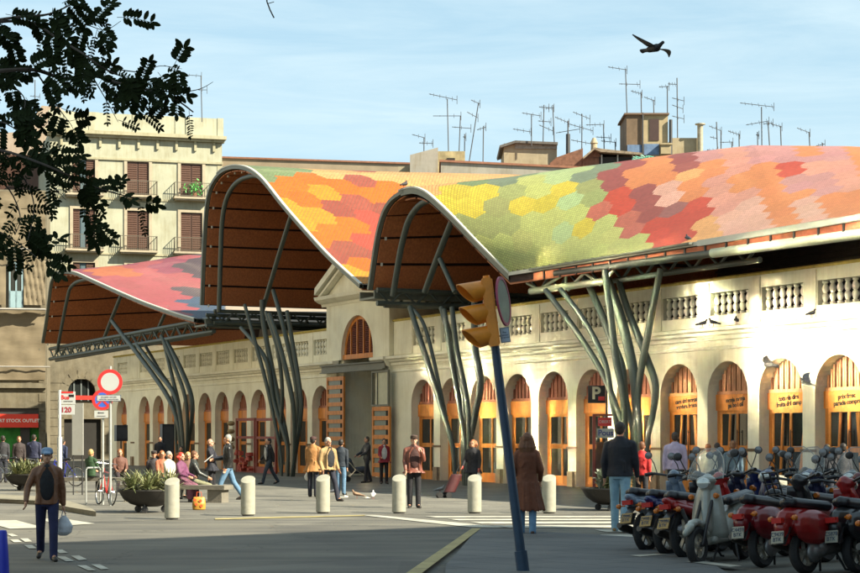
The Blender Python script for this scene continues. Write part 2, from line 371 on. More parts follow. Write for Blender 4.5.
# stone blocks and little iron straps at the foot of each pier
bb = MB(); sb = MB()
for a, b2 in zip(arch_i[:-1], arch_i[1:]):
    if (a, b2) == (10, 14): continue
    m = (uc(a)+uc(b2))/2
    bb = MB(); bb.box(m-.17, m+.17, .012, .10, .0, .52); bb.box(m-.25, m+.25, -.02, .012, 0, .52); bb.build('pier_base', STONE, hall)
    sb = MB(); sb.box(m-.34, m+.34, .004, .03, 1.28, 1.36); sb.build('pier_strap', mat('rust_strap', (.16, .10, .05), .7), hall)
# cornice
def sweep_u(prof, u0, u1, name, mtl, cap=True):
    b = MB(); n = len(prof); b.add([(u, y, z) for u in (u0, u1) for y, z in prof], [(k, (k+1) % n, n+(k+1) % n, n+k) for k in range(n)]+[tuple(range(n)), tuple(range(n, 2*n))[::-1]])
    return b.build(name, mtl, hall)
CORN = [(-.5, 4.5), (.03, 4.5), (.03, 4.56), (.10, 4.58), (.10, 4.68), (.20, 4.72), (.24, 4.80), (.33, 4.83), (.33, 4.93), (.0, 4.97), (-.5, 4.97)]
UL = U0-BAY*5.5
cs = sweep_u(CORN, UL-.5, PU0+.62, 'cornice', PLASTER2); sweep_u(CORN, PU1-.62, UEND+.6, 'cornice', PLASTER2)
ARCHI = [(0.003, 4.28), (.035, 4.30), (.035, 4.36), (0.003, 4.38)]
sweep_u(ARCHI, UL, PU0, 'cornice', PLASTER2); sweep_u(ARCHI, PU1, UEND, 'cornice', PLASTER2)
# parapet with balusters, one panel per bay
balprof = [(.05, 0), (.085, .02), (.085, .07), (.05, .09), (.062, .12), (.092, .20), (.092, .26), (.07, .31), (.045, .335), (.07, .36), (.092, .42), (.092, .48), (.062, .56), (.05, .59), (.085, .61), (.085, .66), (.05, .68)]
def parapet(u0, u1, centers):
    b = MB(); b.box(u0, u1, -.36, -.06, 4.96, 5.31); b.box(u0, u1, -.36, -.06, 5.99, 6.35); 
    cuts = [u0]+[v for c in centers for v in (c-.93, c+.93)]+[u1]
    for k in range(0, len(cuts), 2):
        if cuts[k+1]-cuts[k] > .02: b.box(cuts[k], cuts[k+1], -.359, -.061, 5.31, 5.99); 
        if cuts[k+1]-cuts[k] > .3: b.box(cuts[k]+.05, cuts[k+1]-.05, -.07, -.035, 5.0, 6.3)
    b.build('parapet', PLASTER, hall)
    for c in centers:
        q = MB()
        for k in range(6): q.lathe(balprof, 10, (c-.93+1.86*(k+.5)/6, -.2, 5.31))
        q.build('baluster_row', PLASTER2, hall, smooth=True)
parapet(UL, PU0-.01, [uc(i) for i in range(-5, 11)]); parapet(PU1+.01, UEND, [uc(i) for i in range(14, 25)]+[uc(26)])
sweep_u([(-.5, 6.351), (-.02, 6.351), (.02, 6.40), (-.02, 6.44), (-.5, 6.44)], UL, PU0-.01, 'coping', mat('mustard_coping', (.55, .42, .10), .7, .3, 6))
sweep_u([(-.5, 6.351), (-.02, 6.351), (.02, 6.40), (-.02, 6.44), (-.5, 6.44)], PU1+.01, UEND, 'coping', MATS['mustard_coping'])
# dark rooms behind the doors and the terrace behind the parapet
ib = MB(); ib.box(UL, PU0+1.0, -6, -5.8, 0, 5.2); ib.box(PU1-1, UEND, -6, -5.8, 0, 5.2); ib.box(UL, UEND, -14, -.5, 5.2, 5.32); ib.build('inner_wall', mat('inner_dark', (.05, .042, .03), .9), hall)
ib = MB(); ib.box(UL, PU0-.2, -1.9, -1.8, 5.33, 6.30); ib.box(PU1+.2, 44, -1.9, -1.8, 5.33, 6.3); ib.build('terrace_shade_sheet', DARK, hall)  # near-black sheet added behind the balusters for the shade under the roof
ib = MB(); ib.box(UL, 44, -13, -12.8, 5.3, 11.5)  # slatted wall added in near-black to hold the shade inside the roof
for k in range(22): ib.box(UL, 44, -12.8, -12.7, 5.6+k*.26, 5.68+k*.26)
ib.build('dark_back_wall', mat('back_wall_shade', (.045, .03, .022), .8), hall)

# doors
SIGNTXT = {0: 'peix fresc\nparada compra', 1: 'tots els dies\nfruita del camp', 2: 'menja menja\npa bo i oli', 3: 'carn del mercat\nverdura fresca'}
def make_door(i, near):
    c = uc(i); d = MB(); y0 = -.44; y1 = -.36
    ww = .10
    d.box(c-AR, c-AR+ww, y0, y1, .08, 3.0); d.box(c+AR-ww, c+AR, y0, y1, .08, 3.0); d.box(c-AR, c+AR, y0, y1, 0.0, .08)
    d.box(c-AR+ww, c+AR-ww, y0+.004, y1-.004, 2.38, 2.48)
    d.box(c-.05, c+.05, y0+.006, y1-.002, .08, 2.38)              # meeting stile
    d.box(c-AR+ww, c-AR+ww+.12, y0+.01, y1-.01, .08, 2.38); d.box(c+AR-ww-.12, c+AR-ww, y0+.01, y1-.01, .08, 2.38)
    d.box(c-AR+.22, c-.05, y0+.012, y1-.012, 1.28, 1.44); d.box(c+.05, c+AR-.22, y0+.012, y1-.012, 1.28, 1.44)
    d.box(c-AR+.22, c-.05, y0+.012, y1-.012, .08, .35); d.box(c+.05, c+AR-.22, y0+.012, y1-.012, .08, .35)
    # leaning board
    k = 1 if i % 2 else -1
    d.beam((c-.72, -.33, 2.36), (c-.42, -.33, .1), .12, .035, up=(0, 1, 0)) if i % 3 else d.beam((c-.40, -.33, 2.36), (c-.62, -.33, .1), .12, .035, up=(0, 1, 0))
    if near: d.beam((c+.30, -.335, 2.36), (c+.45, -.335, .1), .09, .03, up=(0, 1, 0))
    door = d.build('door', WOOD, hall)
    s = MB(); s.box(c-AR+.005, c+AR-.005, -.34, -.30, 2.48, 2.96); s.build('sign_board', WOOD, door)
    if near: text_mesh('board_lettering', SIGNTXT.get(i, 'mercat'), .185, BLACK, door, (c, -.297, 2.72), (R(90), R(-4), R(180)), .003, bold=.006)
    t = MB(); nb = 15
    t.box(c-AR, c+AR, -.42, -.34, 2.965, 3.06)
    for k in range(nb):
        x = c-AR+.06+(2*AR-.12)*(k+.5)/nb; h = math.sqrt(max(.01, AR*AR-(x-c)**2)); 
        if h > .13: t.box(x-.042, x+.042, -.41, -.36-.02*(k % 2), 3.06, SPR+h-.02)
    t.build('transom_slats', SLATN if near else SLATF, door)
    g = MB(); g.box(c-AR+.1, c+AR-.1, -.405, -.395, .1, 2.4); g.box(c-AR+.02, c+AR-.02, -.45, -.44, 3.0, SPR+.1)
    g.build('pane', GLASS, door)
    if near: 
        h = MB(); h.tube([(c-.08, -.30, 1.0), (c-.08, -.30, 1.9)], .015); h.box(c-.09, c-.07, -.36, -.3, 1.05, 1.07); h.box(c-.09, c-.07, -.36, -.3, 1.83, 1.85); h.build('handle', DARKM, door)
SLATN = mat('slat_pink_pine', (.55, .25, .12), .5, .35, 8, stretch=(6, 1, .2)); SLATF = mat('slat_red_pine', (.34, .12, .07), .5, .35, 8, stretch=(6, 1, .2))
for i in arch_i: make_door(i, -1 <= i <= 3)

# gabled portal
pc = (PU0+PU1)/2
g = MB(); ZT = 7.35
wr = 1.6; wz = 5.2; gy = .14
outer = [(PU0, 4.97), (pc-wr, 4.97)]+[(pc-wr*math.cos(math.pi*k/24), wz+wr*math.sin(math.pi*k/24)) for k in range(25)]+[(pc+wr, 4.97), (PU1, 4.97), (PU1, ZT), (PU0, ZT)]
g.prism(outer, -.45, gy)
g.box(PU0, PU1, -9, -.452, 5.34, ZT)                       # body behind
g.box(PU0, PU0+1.05, -.5, gy, 0, 4.97); g.box(PU1-1.05, PU1, -.5, gy, 0, 4.97)
g.box(PU0+1.05, PU0+1.55, -.5, .02, 0, 4.97); g.box(PU1-1.55, PU1-1.05, -.5, .02, 0, 4.97)
g.box(PU1-1.5, PU1-1.2, -5.8, -.5, 0, 5.2); g.box(PU0+1.2, PU0+1.5, -5.8, -.5, 0, 5.2)
g.build('portal_wall', PLASTER, hall)
sweep_u([(gy, 4.5), (gy+.1, 4.55), (gy+.22, 4.78), (gy+.3, 4.82), (gy+.3, 4.93), (gy, 4.97)], PU0-.02, PU0+1.3, 'cornice', PLASTER2); sweep_u([(gy, 4.5), (gy+.1, 4.55), (gy+.22, 4.78), (gy+.3, 4.82), (gy+.3, 4.93), (gy, 4.97)], PU1-1.3, PU1+.02, 'cornice', PLASTER2)
ENT = [(-.4, ZT), (gy+.03, ZT), (gy+.06, ZT+.12), (gy+.20, ZT+.16), (gy+.38, ZT+.28), (gy+.42, ZT+.42), (gy, ZT+.46), (-.4, ZT+.46)]
sweep_u(ENT, PU0-.3, PU1+.45, 'entablature', PLASTER2)
pd = MB(); pz = ZT+.462; ph = 1.75; HW = (PU1-PU0)/2+.45
pd.prism([(pc-HW+.5, pz), (pc+HW-.5, pz), (pc, pz+ph-.25)], -.3, gy-.02); 
for sgn in (-1, 1):
    for wd, yy, off in ((.34, gy+.40, 0), (.16, gy+.26, -.24)):
        a = Vector((pc+sgn*HW, 0, pz+.05+off*.9)); e = Vector((pc, 0, pz+ph+off))
        pd.prism([(a.x, a.z), (e.x, e.z), (e.x, e.z+wd*.9), (a.x-sgn*.05, a.z+wd*.9)] , -.3, yy)
pd.build('pediment', PLASTER2, hall)
pd = MB(); pd.prism([(pc-HW, pz+.35), (pc+HW, pz+.35), (pc, pz+ph+.5)], -9, -.32); pd.build('gable_roof', mat('old_roof', (.25, .16, .1), .9, .3), hall)
win = MB()
for k in range(24):
    a0, a1 = math.pi*k/24, math.pi*(k+1)/24; v = []
    for y in (-.1, -.02):
        for a in (a0, a1):
            for r in (wr, wr-.16): v.append((pc-r*math.cos(a), y, wz+r*math.sin(a)))
    win.add(v, [(0, 1, 3, 2), (4, 6, 7, 5), (0, 2, 6, 4), (1, 5, 7, 3)])
win.box(pc-wr, pc+wr, -.1, .06, 4.98, 5.18)
for x in (-.95, -.32, .32, .95): win.box(pc+x-.04, pc+x+.04, -.1, -.01, 5.18, wz+math.sqrt(wr*wr-x*x)-.05)
wf = win.build('arched_window', WOOD, hall)
lv = MB()
for k in range(20):
    z = 5.2+k*.078; x = math.sqrt(max(.01, wr*wr-(z-wz)**2))-.1
    lv.beam((pc-x, -.06, z), (pc+x, -.06, z), .05, .03, up=(0, .6, 1))
lv.build('louvres', mat('louvre_red_wood', (.22, .07, .05), .6, .3), wf)
b = MB(); b.box(pc-wr, pc+wr, -.2, -.18, 4.98, wz+.1); b.prism([(pc-wr*math.cos(math.pi*k/16), wz+wr*math.sin(math.pi*k/16)) for k in range(17)], -.2, -.18); b.build('window_backing', DARK, wf)
# lintel beam, sliding shutters, glazed panel
b = MB(); b.box(PU0+.05, PU1+.12, .18, .42, 4.42, 4.47); b.box(PU0+.05, PU1+.12, .18, .42, 4.72, 4.77); b.box(PU0+.05, PU1+.12, .27, .33, 4.47, 4.72); b.build('lintel_beam', mat('beam_grey', (.17, .17, .14), .5), hall)
def shutter(u0, u1, z1, yy):
    b = MB(); b.box(u0, u0+.12, yy, yy+.08, .05, z1); b.box(u1-.12, u1, yy, yy+.08, .05, z1)
    z = .05; n = int((z1-.1)/.36)
    for k in range(n+1): zz = .05+k*(z1-.05-.16)/n; b.box(u0+.12, u1-.12, yy+.01, yy+.07, zz, zz+.17)
    s = b.build('sliding_shutter', WOOD, hall)
    g = MB(); g.box(u0+.4, u1-.15, yy+.03, yy+.04, .1, z1-.1); g.build('frosted_pane', mat('frosted_pane', (.20, .22, .18), .4), s)
    g = MB(); g.box(u0+.13, u0+.4, yy+.03, yy+.045, .1, z1-.1); g.build('backing', DARK, s)
t2u = lambda px, y=.3: on_plane(px, 400, y).x
shutter(t2u(344), t2u(327), 4.25, .25); shutter(t2u(390), t2u(372.5), 2.9, .25)
b = MB(); a0, a1 = t2u(389), t2u(372); b.box(a0, a1, .26, .34, 2.93, 3.0); b.box(a0, a1, .26, .34, 4.3, 4.4); b.box(a0, a0+.08, .26, .34, 3.0, 4.3); b.box(a1-.08, a1, .26, .34, 3.0, 4.3); b.box(t2u(377.5)-.05, t2u(377.5), .26, .34, 3.0, 4.3)
f = b.build('glazed_panel', mat('beam_grey', (.17, .17, .14)), hall)
b = MB(); b.box(a0+.08, t2u(377.5)-.05, .29, .30, 3.0, 4.3); b.build('pane', mat('pale_pane', (.5, .48, .34), .3), f)
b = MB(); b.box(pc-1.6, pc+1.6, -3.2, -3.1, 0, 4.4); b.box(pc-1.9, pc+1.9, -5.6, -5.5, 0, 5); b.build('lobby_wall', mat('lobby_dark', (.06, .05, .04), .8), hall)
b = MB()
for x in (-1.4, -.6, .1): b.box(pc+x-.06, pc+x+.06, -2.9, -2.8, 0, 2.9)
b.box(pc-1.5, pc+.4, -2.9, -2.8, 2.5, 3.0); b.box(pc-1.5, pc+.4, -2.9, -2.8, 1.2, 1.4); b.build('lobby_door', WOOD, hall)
# ------------------------------------------------------------------ wavy roof
OV = 3.0       # how far the roof front stands before the wall
def catmull(P, k=6):
    out = []; n = len(P)
    for i in range(n-1):
        p0, p1, p2, p3 = P[max(i-1, 0)], P[i], P[i+1], P[min(i+2, n-1)]
        for j in range(k):
            t = j/k; out.append(tuple(.5*(2*p1[a]+(p2[a]-p0[a])*t+(2*p0[a]-5*p1[a]+4*p2[a]-p3[a])*t*t+(3*p1[a]-p0[a]-3*p2[a]+p3[a])*t**3) for a in range(len(p1))))
    out.append(tuple(P[-1])); return out
def resample(P, n):
    L = [0]
    for a, b in zip(P[:-1], P[1:]): L.append(L[-1]+math.dist(a, b))
    out = []; j = 0
    for i in range(n):
        s = L[-1]*i/(n-1)
        while j < len(L)-2 and L[j+1] < s: j += 1
        t = (s-L[j])/max(1e-9, L[j+1]-L[j]); out.append(tuple(a+(b-a)*t for a, b in zip(P[j], P[j+1])))
    return out, L[-1]
def lerp_tab(tab, v):
    for (a, x), (b, y) in zip(tab[:-1], tab[1:]):
        if v <= b: return x+(y-x)*(v-a)/(b-a)
    return tab[-1][1]
V1P = [(41.9, 342), (45.5, 320), (48.5, 296), (50.2, 283), (53, 275.8), (58.6, 272), (67, 271), (76.8, 272.8), (92, 279.5), (120, 292), (143.7, 302), (173, 312.5), (195, 319)]
V2P = [(200.6, 305), (201, 296), (202.3, 257), (204.4, 218), (207, 196), (212, 181.5), (220.5, 170.5), (230, 166), (240, 165.5), (251, 169), (263.7, 179.5), (283.3, 204), (305.6, 229.7), (330.7, 257), (361, 284.5)]
V3P = [(368, 289), (372.4, 257.7), (376.5, 232.6), (382.3, 212), (390.7, 198), (401.9, 190), (413, 187.6), (424.2, 191), (435.4, 199.5), (454.9, 218), (480, 244), (510, 273.5)]
def front(P): return [(q.x, q.z) for q in (on_plane(x, y, OV) for x, y in P)]
HUE = dict(Y=(.80, .66, .10), G=(.70, .72, .27), P=(.58, .70, .36), O=(.50, .53, .22), A=(.30, .37, .25), R=(.74, .13, .07), S=(.66, .22, .15), B=(.48, .14, .12), M=(.46, .19, .17),
           N=(.88, .36, .15), L=(.92, .52, .22), K=(.86, .43, .33), E=(.90, .55, .43), U=(.74, .38, .36), o=(.90, .25, .03), y=(.92, .41, .045), m=(.50, .15, .10), r=(.68, .14, .09), g=(.30, .38, .20), q=(.84, .50, .22),
           p=(.62, .18, .20), u=(.46, .14, .20), d=(.20, .15, .17), b=(.14, .20, .30), a=(.75, .26, .13))
SEED3 = "565,188Y 567,178P 594,186O 538,189G 534,205Y 562,202P 589,200O 529,217G 558,217G 583,212G 583,231Y 556,233P 607,233G 596,178A 511,182A 511,202O 511,227O 529,240G 577,250G 625,244G 600,245G 550,248G 615,197R 619,179B 642,181N 642,196B 607,213S 630,217S 646,208B 648,231R 638,227S 453,199Y 485,195Y 478,212Y 504,201O 477,226O 508,218O 497,241G 512,254G 512,266G 437,190L 493,183A 470,186g 642,182N 668,177N 695,177L 720,173N 683,169B 697,166U 668,194E 694,192N 720,186K 641,192B 637,208M 666,210M 624,200R 693,208R 637,227S 655,225R 664,236R 687,227R 714,225L 710,235L 720,208K 735,200K 735,221E 631,242G 746,171K 735,178N 777,160U 795,170R 770,169N 770,183N 747,187N 793,186U 807,178U 822,187U 822,169K 800,160N 824,163U 842,171K 852,185K 855,166N 814,199N 836,185N 843,202N 828,211N 786,197E 800,209E 810,216E 765,200N 779,215N 788,220N 739,197K 753,211E 740,220E 768,223E 860,200N 875,190K 870,220E"
SEED2 = "272,174g 299,175g 320,170q 338,171q 360,172m 381,174q 313,178o 335,180m 310,187r 333,187o 356,190m 376,185o 279,185o 292,194o 331,199y 351,200m 306,201o 376,199o 304,210y 328,212m 351,212o 369,212m 315,219y 328,226y 347,226o 369,226r 328,237o 349,238o 369,239r 342,249m 365,251m 358,260o 350,262o 360,273y 400,178q 430,176L 460,178L 500,176q 415,185q 540,174q"
SEED1 = "144,269p 120,272a 100,270a 82,273u 110,285p 144,290p 170,280p 170,265u 194,262d 194,273d 188,291d 198,304b 176,304p 185,256p 150,300p 190,280p 130,262u 205,262d"
def seeds(s): return [(float(t.split(',')[0]), float(t.split(',')[1][:-1]), t[-1]) for t in s.split()]
def proj(p):
    q = HM @ Vector(p); return CX+FPX*q.x/q.y, HZ-FPX*(q.z-EYE)/q.y
HEX = .17
def hex_round(x, y, size):        # axial rounding, pointy-top, size = centre to corner
    q = (math.sqrt(3)/3*x-y/3)/size; r = (2/3*y)/size; s = -q-r
    a, b, c = round(q), round(r), round(s); da, db, dc = abs(a-q), abs(b-r), abs(c-s)
    if da > db and da > dc: a = -b-c
    elif db > dc: b = -a-c
    return a, b
def hex_xy(a, b, size): return size*math.sqrt(3)*(a+b/2), size*1.5*b
def tiles(name, S, VL, arc, mtl, parent, seedlist, big=.80, lift=.03, vis=None):
    """S(u_m, s_m) -> point for a surface coordinate in metres; arc(u_m) -> length available there"""
    sd = seeds(seedlist); size = HEX/math.sqrt(3); cache = {}
    vs = []; fs = []; cols = []
    rnd = random.Random(5)
    nb = int(12/1)
    amax = max(arc(VL*k/10) for k in range(11)); rows = int(amax/(1.5*size))+1; colsn = int(VL/HEX)+2
    for b in range(-1, rows+1):
        for a in range(-b//2-2, colsn-b//2+1):
            x, y = hex_xy(a, b, size)
            if x < 0 or x > VL or y < 0 or y > arc(x): continue
            c = S(x, y); px, py = proj(c)
            if px < 36 or px > 905 or (vis and not vis(px, py)): continue
            A = hex_round(y/1.25, x, big)       # big hexagons turned 90 degrees
            if A not in cache:
                by, bx = hex_xy(A[0], A[1], big); bx = min(max(bx, 0), VL); by = min(max(by*1.25, 0), arc(bx)); q = proj(S(bx, by))
                best = min(sd, key=lambda t: (t[0]-q[0])**2+((t[1]-q[1])*1.5)**2)
                h = HUE[best[2]]; j = .93+.14*rnd.random(); cache[A] = tuple(min(.92, (t**1.18)*.50*j*(.97+.06*rnd.random())) for t in h)
            col = cache[A]; j = .90+.2*rnd.random(); col = tuple(min(.95, t*j) for t in col)+(1,)
            p1 = S(min(x+.05, VL), y); p2 = S(x, min(y+.05, arc(x)))
            n = (Vector(p1)-Vector(c)).cross(Vector(p2)-Vector(c)); 
            if n.length < 1e-9: n = Vector((0, 0, 1))
            n.normalize()
            if n.z < 0: n = -n
            o = len(vs)
            ok = True; ring = []
            for k in range(6):
                t = R(60*k+30); xx = x+size*.90*math.cos(t); yy = y+size*.90*math.sin(t)
                if xx < 0 or xx > VL or yy < 0 or yy > arc(xx): ok = False; break
                ring.append(Vector(S(xx, yy))+n*lift)
            if not ok: continue
            vs += [tuple(r) for r in ring]; fs.append(tuple(range(o, o+6))); cols += [col]*6
    me = bpy.data.meshes.new(name); me.from_pydata(vs, [], fs); me.materials.append(mtl)
    ca = me.color_attributes.new('Col', 'FLOAT_COLOR', 'CORNER'); ca.data.foreach_set('color', [v for c in cols for v in c])
    bm = bmesh.new(); bm.from_mesh(me); bmesh.ops.recalc_face_normals(bm, faces=[])
    for f in bm.faces:
        f.normal_update()
        if f.normal.z < 0: f.normal_flip()
    bm.to_mesh(me); bm.free()
    o = bpy.data.objects.new(name, me); COL.objects.link(o); o.parent = parent; return o
TILE = mat('glazed_tile', (1, 1, 1), .62, 0, spec=.3); _t = TILE.node_tree; _a = N(_t, 'ShaderNodeVertexColor'); _a.layer_name = 'Col'; _t.links.new(_a.outputs[0], _t.nodes['Principled BSDF'].inputs['Base Color'])
GROUT = mat('tile_grout', (.27, .22, .17), .9, .15, 2)
TRIM = mat('edge_trim', (.13, .14, .11), .45, .1, 3); TRIMW = mat('edge_trim_white', (.50, .50, .44), .45, .06, 3)

class Vault:
    """front profile P (list of (x, z) from far foot to near foot) swept backwards, heights scaled by zr"""
    def __init__(s, P, zr, vmax, n=61): s.P, s.L = resample(catmull(P), n); s.zr = zr; s.vmax = vmax; s.n = n; s.z0 = max(z for x, z in s.P); s.zf = 7.25
    def pt(s, v, t, off=0.):
        f = t*(s.n-1); j = min(int(f), s.n-2); f -= j
        x = s.P[j][0]+(s.P[j+1][0]-s.P[j][0])*f; z = s.P[j][1]+(s.P[j+1][1]-s.P[j][1])*f
        k = (lerp_tab(s.zr, v)-s.zf)/(s.z0-s.zf); zz = s.zf+(z-s.zf)*k if z > s.zf else z
        if off:
            dx, dz = s.P[j+1][0]-s.P[j][0], (s.P[j+1][1]-s.P[j][1]); l = math.hypot(dx, dz); x += -dz/l*off; zz += dx/l*off
        return (x, OV-v, zz)
VS = []
def profile_dir(P): return 1 if P[0][0] < P[-1][0] else -1
def make_vault(P, zr, vmax, seed, vis):
    v = Vault(P, zr, vmax)
    rows = [[v.pt(d, t/60.) for t in range(61)] for d in [0, 1, 2, 4, 6, 8, 11, 14, 17, 20, vmax]]
    b = MB(); b.grid(rows); rf = b.build('roof_vault', GROUT, hall, smooth=True)
    S = lambda x, y: v.pt(min(max(x, 0), vmax), min(max(y/v.L, 0), 1))
    tiles('roof_tiles', S, vmax, lambda x: v.L, TILE, rf, seed, vis=vis)
    # underside: planks with open joints
    b = MB(); pitch = .92; n = int(v.L/pitch)
    for k in range(n):
        a = (k+.05)/n; e = (k+.95)/n
        for d0, d1 in ((.12, 3), (3, 6), (6, 9), (9, 12), (12, vmax)):
            r = [[v.pt(d, a+(e-a)*j/3, .20) for j in range(4)] for d in (d0, d1)]; r2 = [[v.pt(d, a+(e-a)*j/3, .25) for j in range(4)] for d in (d0, d1)]
            b.grid(r); b.grid(r2)
            b.add([r[0][0], r[1][0], r2[1][0], r2[0][0]], [(0, 1, 2, 3)]); b.add([r[0][3], r[1][3], r2[1][3], r2[0][3]], [(0, 1, 2, 3)])
            b.add([r[0][j] for j in range(4)]+[r2[0][j] for j in range(4)], [(0, 1, 5, 4), (1, 2, 6, 5), (2, 3, 7, 6)])
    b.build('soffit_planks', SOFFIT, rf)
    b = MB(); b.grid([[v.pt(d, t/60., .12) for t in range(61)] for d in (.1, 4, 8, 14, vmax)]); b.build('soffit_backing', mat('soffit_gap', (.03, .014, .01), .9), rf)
    # edge trim
    for nm, m, o0, o1, y0, y1 in (('edge_trim', TRIM, .01, .15, .05, -.12), ('edge_flashing', TRIMW, -.05, .0, .07, -.05)):
        b = MB(); r = []
        for (o, d) in ((o0, y0), (o1, y0), (o1, y1), (o0, y1), (o0, y0)):
            t0 = 0 if nm == 'edge_trim' else max(range(61), key=lambda t: v.pt(0, t/60.)[2])-3; r.append([Vector(v.pt(0, t/60., o))+Vector((0, d, 0)) for t in range(max(0, t0), 61)])
        b.grid(r); b.build(nm, m, rf, smooth=True)
    for k in range(n):
        a = k/n
        if a < .5: q = Vector(v.pt(.3, a, .27)); b = MB(); b.box(q.x-.03, q.x+.05, q.y-.03, q.y+.03, q.z-.06, q.z+.06); b.build('soffit_bracket', WHITE, rf)
    return v, rf
def zr_for(P, tab): z0 = max(z for x, z in P); return [(0, z0)]+tab
F1, F2, F3 = front(V1P), front(V2P), front(V3P)
v1, r1 = make_vault(F1, zr_for(F1, [(4, 11.95), (7.5, 12.65), (12, 13.2), (30, 13.2)]), 13, SEED1, lambda x, y: x < 225)
v2, r2 = make_vault(F2, zr_for(F2, [(4, 13.95), (8, 14.1), (14.3, 14.4), (24, 14.5)]), 22, SEED2, lambda x, y: x < 600)
# near vault: far half is a plain vault, near half opens out into the long slope above the street
a3 = max(range(len(F3)), key=lambda i: F3[i][1])
L3 = F3[:a3+1]; R3 = F3[a3:]
ZR3 = [(0, F3[a3][1]), (4, 11.2), (8, 11.85), (12, 12.45), (15.5, 12.9), (20, 13.0), (27, 12.9)]
v3, r3 = make_vault(L3+[(F3[a3][0]-.25, F3[a3][1]-.01)], ZR3, 24, "413,190q 420,190L", lambda x, y: x < 440)
RN, RL = resample(catmull(R3), 41)
ux, uz = RN[0]; ex, ez = RN[-1]
bf = [((ux-x)/(ux-ex), (uz-z)/(uz-ez)) for x, z in RN]
VM3 = 26.
def S3(v, b, off=0.):
    a = v/VM3; f = b*40; j = min(int(f), 39); f -= j
    hb = bf[j][0]+(bf[j+1][0]-bf[j][0])*f; zb = bf[j][1]+(bf[j+1][1]-bf[j][1])*f
    top = Vector((ux, OV-v, lerp_tab(ZR3, v))); bot = Vector((ex-24.0*a, OV-.0*a, ez))
    # ease the far cross-sections into a rounder dome
    k = min(1, v/9); zb2 = .5-.5*math.cos(math.pi*min(1, b)) ; zb = zb*(1-.35*k)+zb2*.35*k
    p = top+(bot-top)*hb; p.z = top.z+(bot.z-top.z)*zb-off; return (p.x, p.y, p.z)
vv = [0, .7, 1.5, 3, 4.5, 6, 8, 10, 12, 14, 16, 18, 20, 22, 24, VM3]
b = MB(); b.grid([[S3(v, t/40.) for t in range(41)] for v in vv]); rf3 = b.build('roof_slope', mat('tile_grout_dark', (.16, .13, .08), .9, .15, 2), hall, smooth=True)
arcs = []
for k in range(0, 27):
    L = 0; p = Vector(S3(k, 0))
    for t in range(1, 41): q = Vector(S3(k, t/40.)); L += (q-p).length; p = q
    arcs.append(L)
def arc3(x): x = min(max(x, 0), VM3-.001); j = int(x); return arcs[j]+(arcs[min(j+1, 26)]-arcs[j])*(x-j)
def T3(x, y): return S3(min(max(x, 0), VM3), min(max(y/arc3(x), 0), 1))
tiles('roof_tiles', T3, VM3, arc3, TILE, rf3, SEED3, vis=lambda x, y: True)
b = MB(); pitch = 1.12
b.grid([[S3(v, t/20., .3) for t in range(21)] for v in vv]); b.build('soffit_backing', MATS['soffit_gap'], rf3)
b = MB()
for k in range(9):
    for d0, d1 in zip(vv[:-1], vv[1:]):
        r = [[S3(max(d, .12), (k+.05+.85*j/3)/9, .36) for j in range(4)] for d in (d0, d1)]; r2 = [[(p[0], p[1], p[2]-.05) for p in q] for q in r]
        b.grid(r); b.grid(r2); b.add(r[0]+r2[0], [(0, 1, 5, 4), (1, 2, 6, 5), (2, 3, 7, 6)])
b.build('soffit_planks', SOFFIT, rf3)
# front edge of the near slope
for nm, m, o0, o1, y0, y1 in (('edge_trim', TRIM, .01, .22, .05, -.12), ('edge_flashing', TRIMW, -.05, .01, .07, -.05)):
    b = MB(); b.grid([[Vector(S3(0, t/40., o))+Vector((0, d, 0)) for t in range(41)] for (o, d) in ((o0, y0), (o1, y0), (o1, y1), (o0, y1), (o0, y0))]); b.build(nm, m, rf3, smooth=True)
E0, E1 = ex, ex-26
def eave_x(px): return on_plane(px, 270, OV).x
b = MB(); b.box(E1, eave_x(700), OV-.1, OV+.10, ez-.10, ez+.06); b.box(eave_x(700), E0, OV-.1, OV+.06, ez-.07, ez+.04); b.build('edge_flashing', TRIMW, rf3)
b = MB(); b.box(E1, eave_x(534), OV-.02, OV+.02, ez-.36, ez-.10)
b.build('eave_board', mat('eave_red_board', (.38, .10, .035), .6, .3), rf3)
u = E1
while u < eave_x(534): b = MB(); b.box(u, u+.07, OV-.02, OV+.05, ez-.36, ez-.101); b.build('eave_bracket', DARKM, rf3); u += .95
b = MB(); b.box(eave_x(695), eave_x(534), OV+.07, OV+.2, ez-.03, ez+.03); b.build('gutter_cover', TRIM, rf3)
# valley gutters between the vaults
b = MB()
for x0, x1, za, zb in ((F2[-1][0], F3[0][0], F2[-1][1], F3[0][1]), (F1[-1][0], F2[0][0], F1[-1][1], F1[-1][1])):
    lo, hi = min(x0, x1)-.35, max(x0, x1)+.35; z = min(za, zb)
    b.box(lo, hi, -20, OV-.1, z-.38, z-.30); b.box(lo, lo+.06, -20, OV-.1, z-.30, z-.05); b.box(hi-.06, hi, -20, OV-.1, z-.3, z-.05); 
b.build('valley_gutter', TRIM, hall)

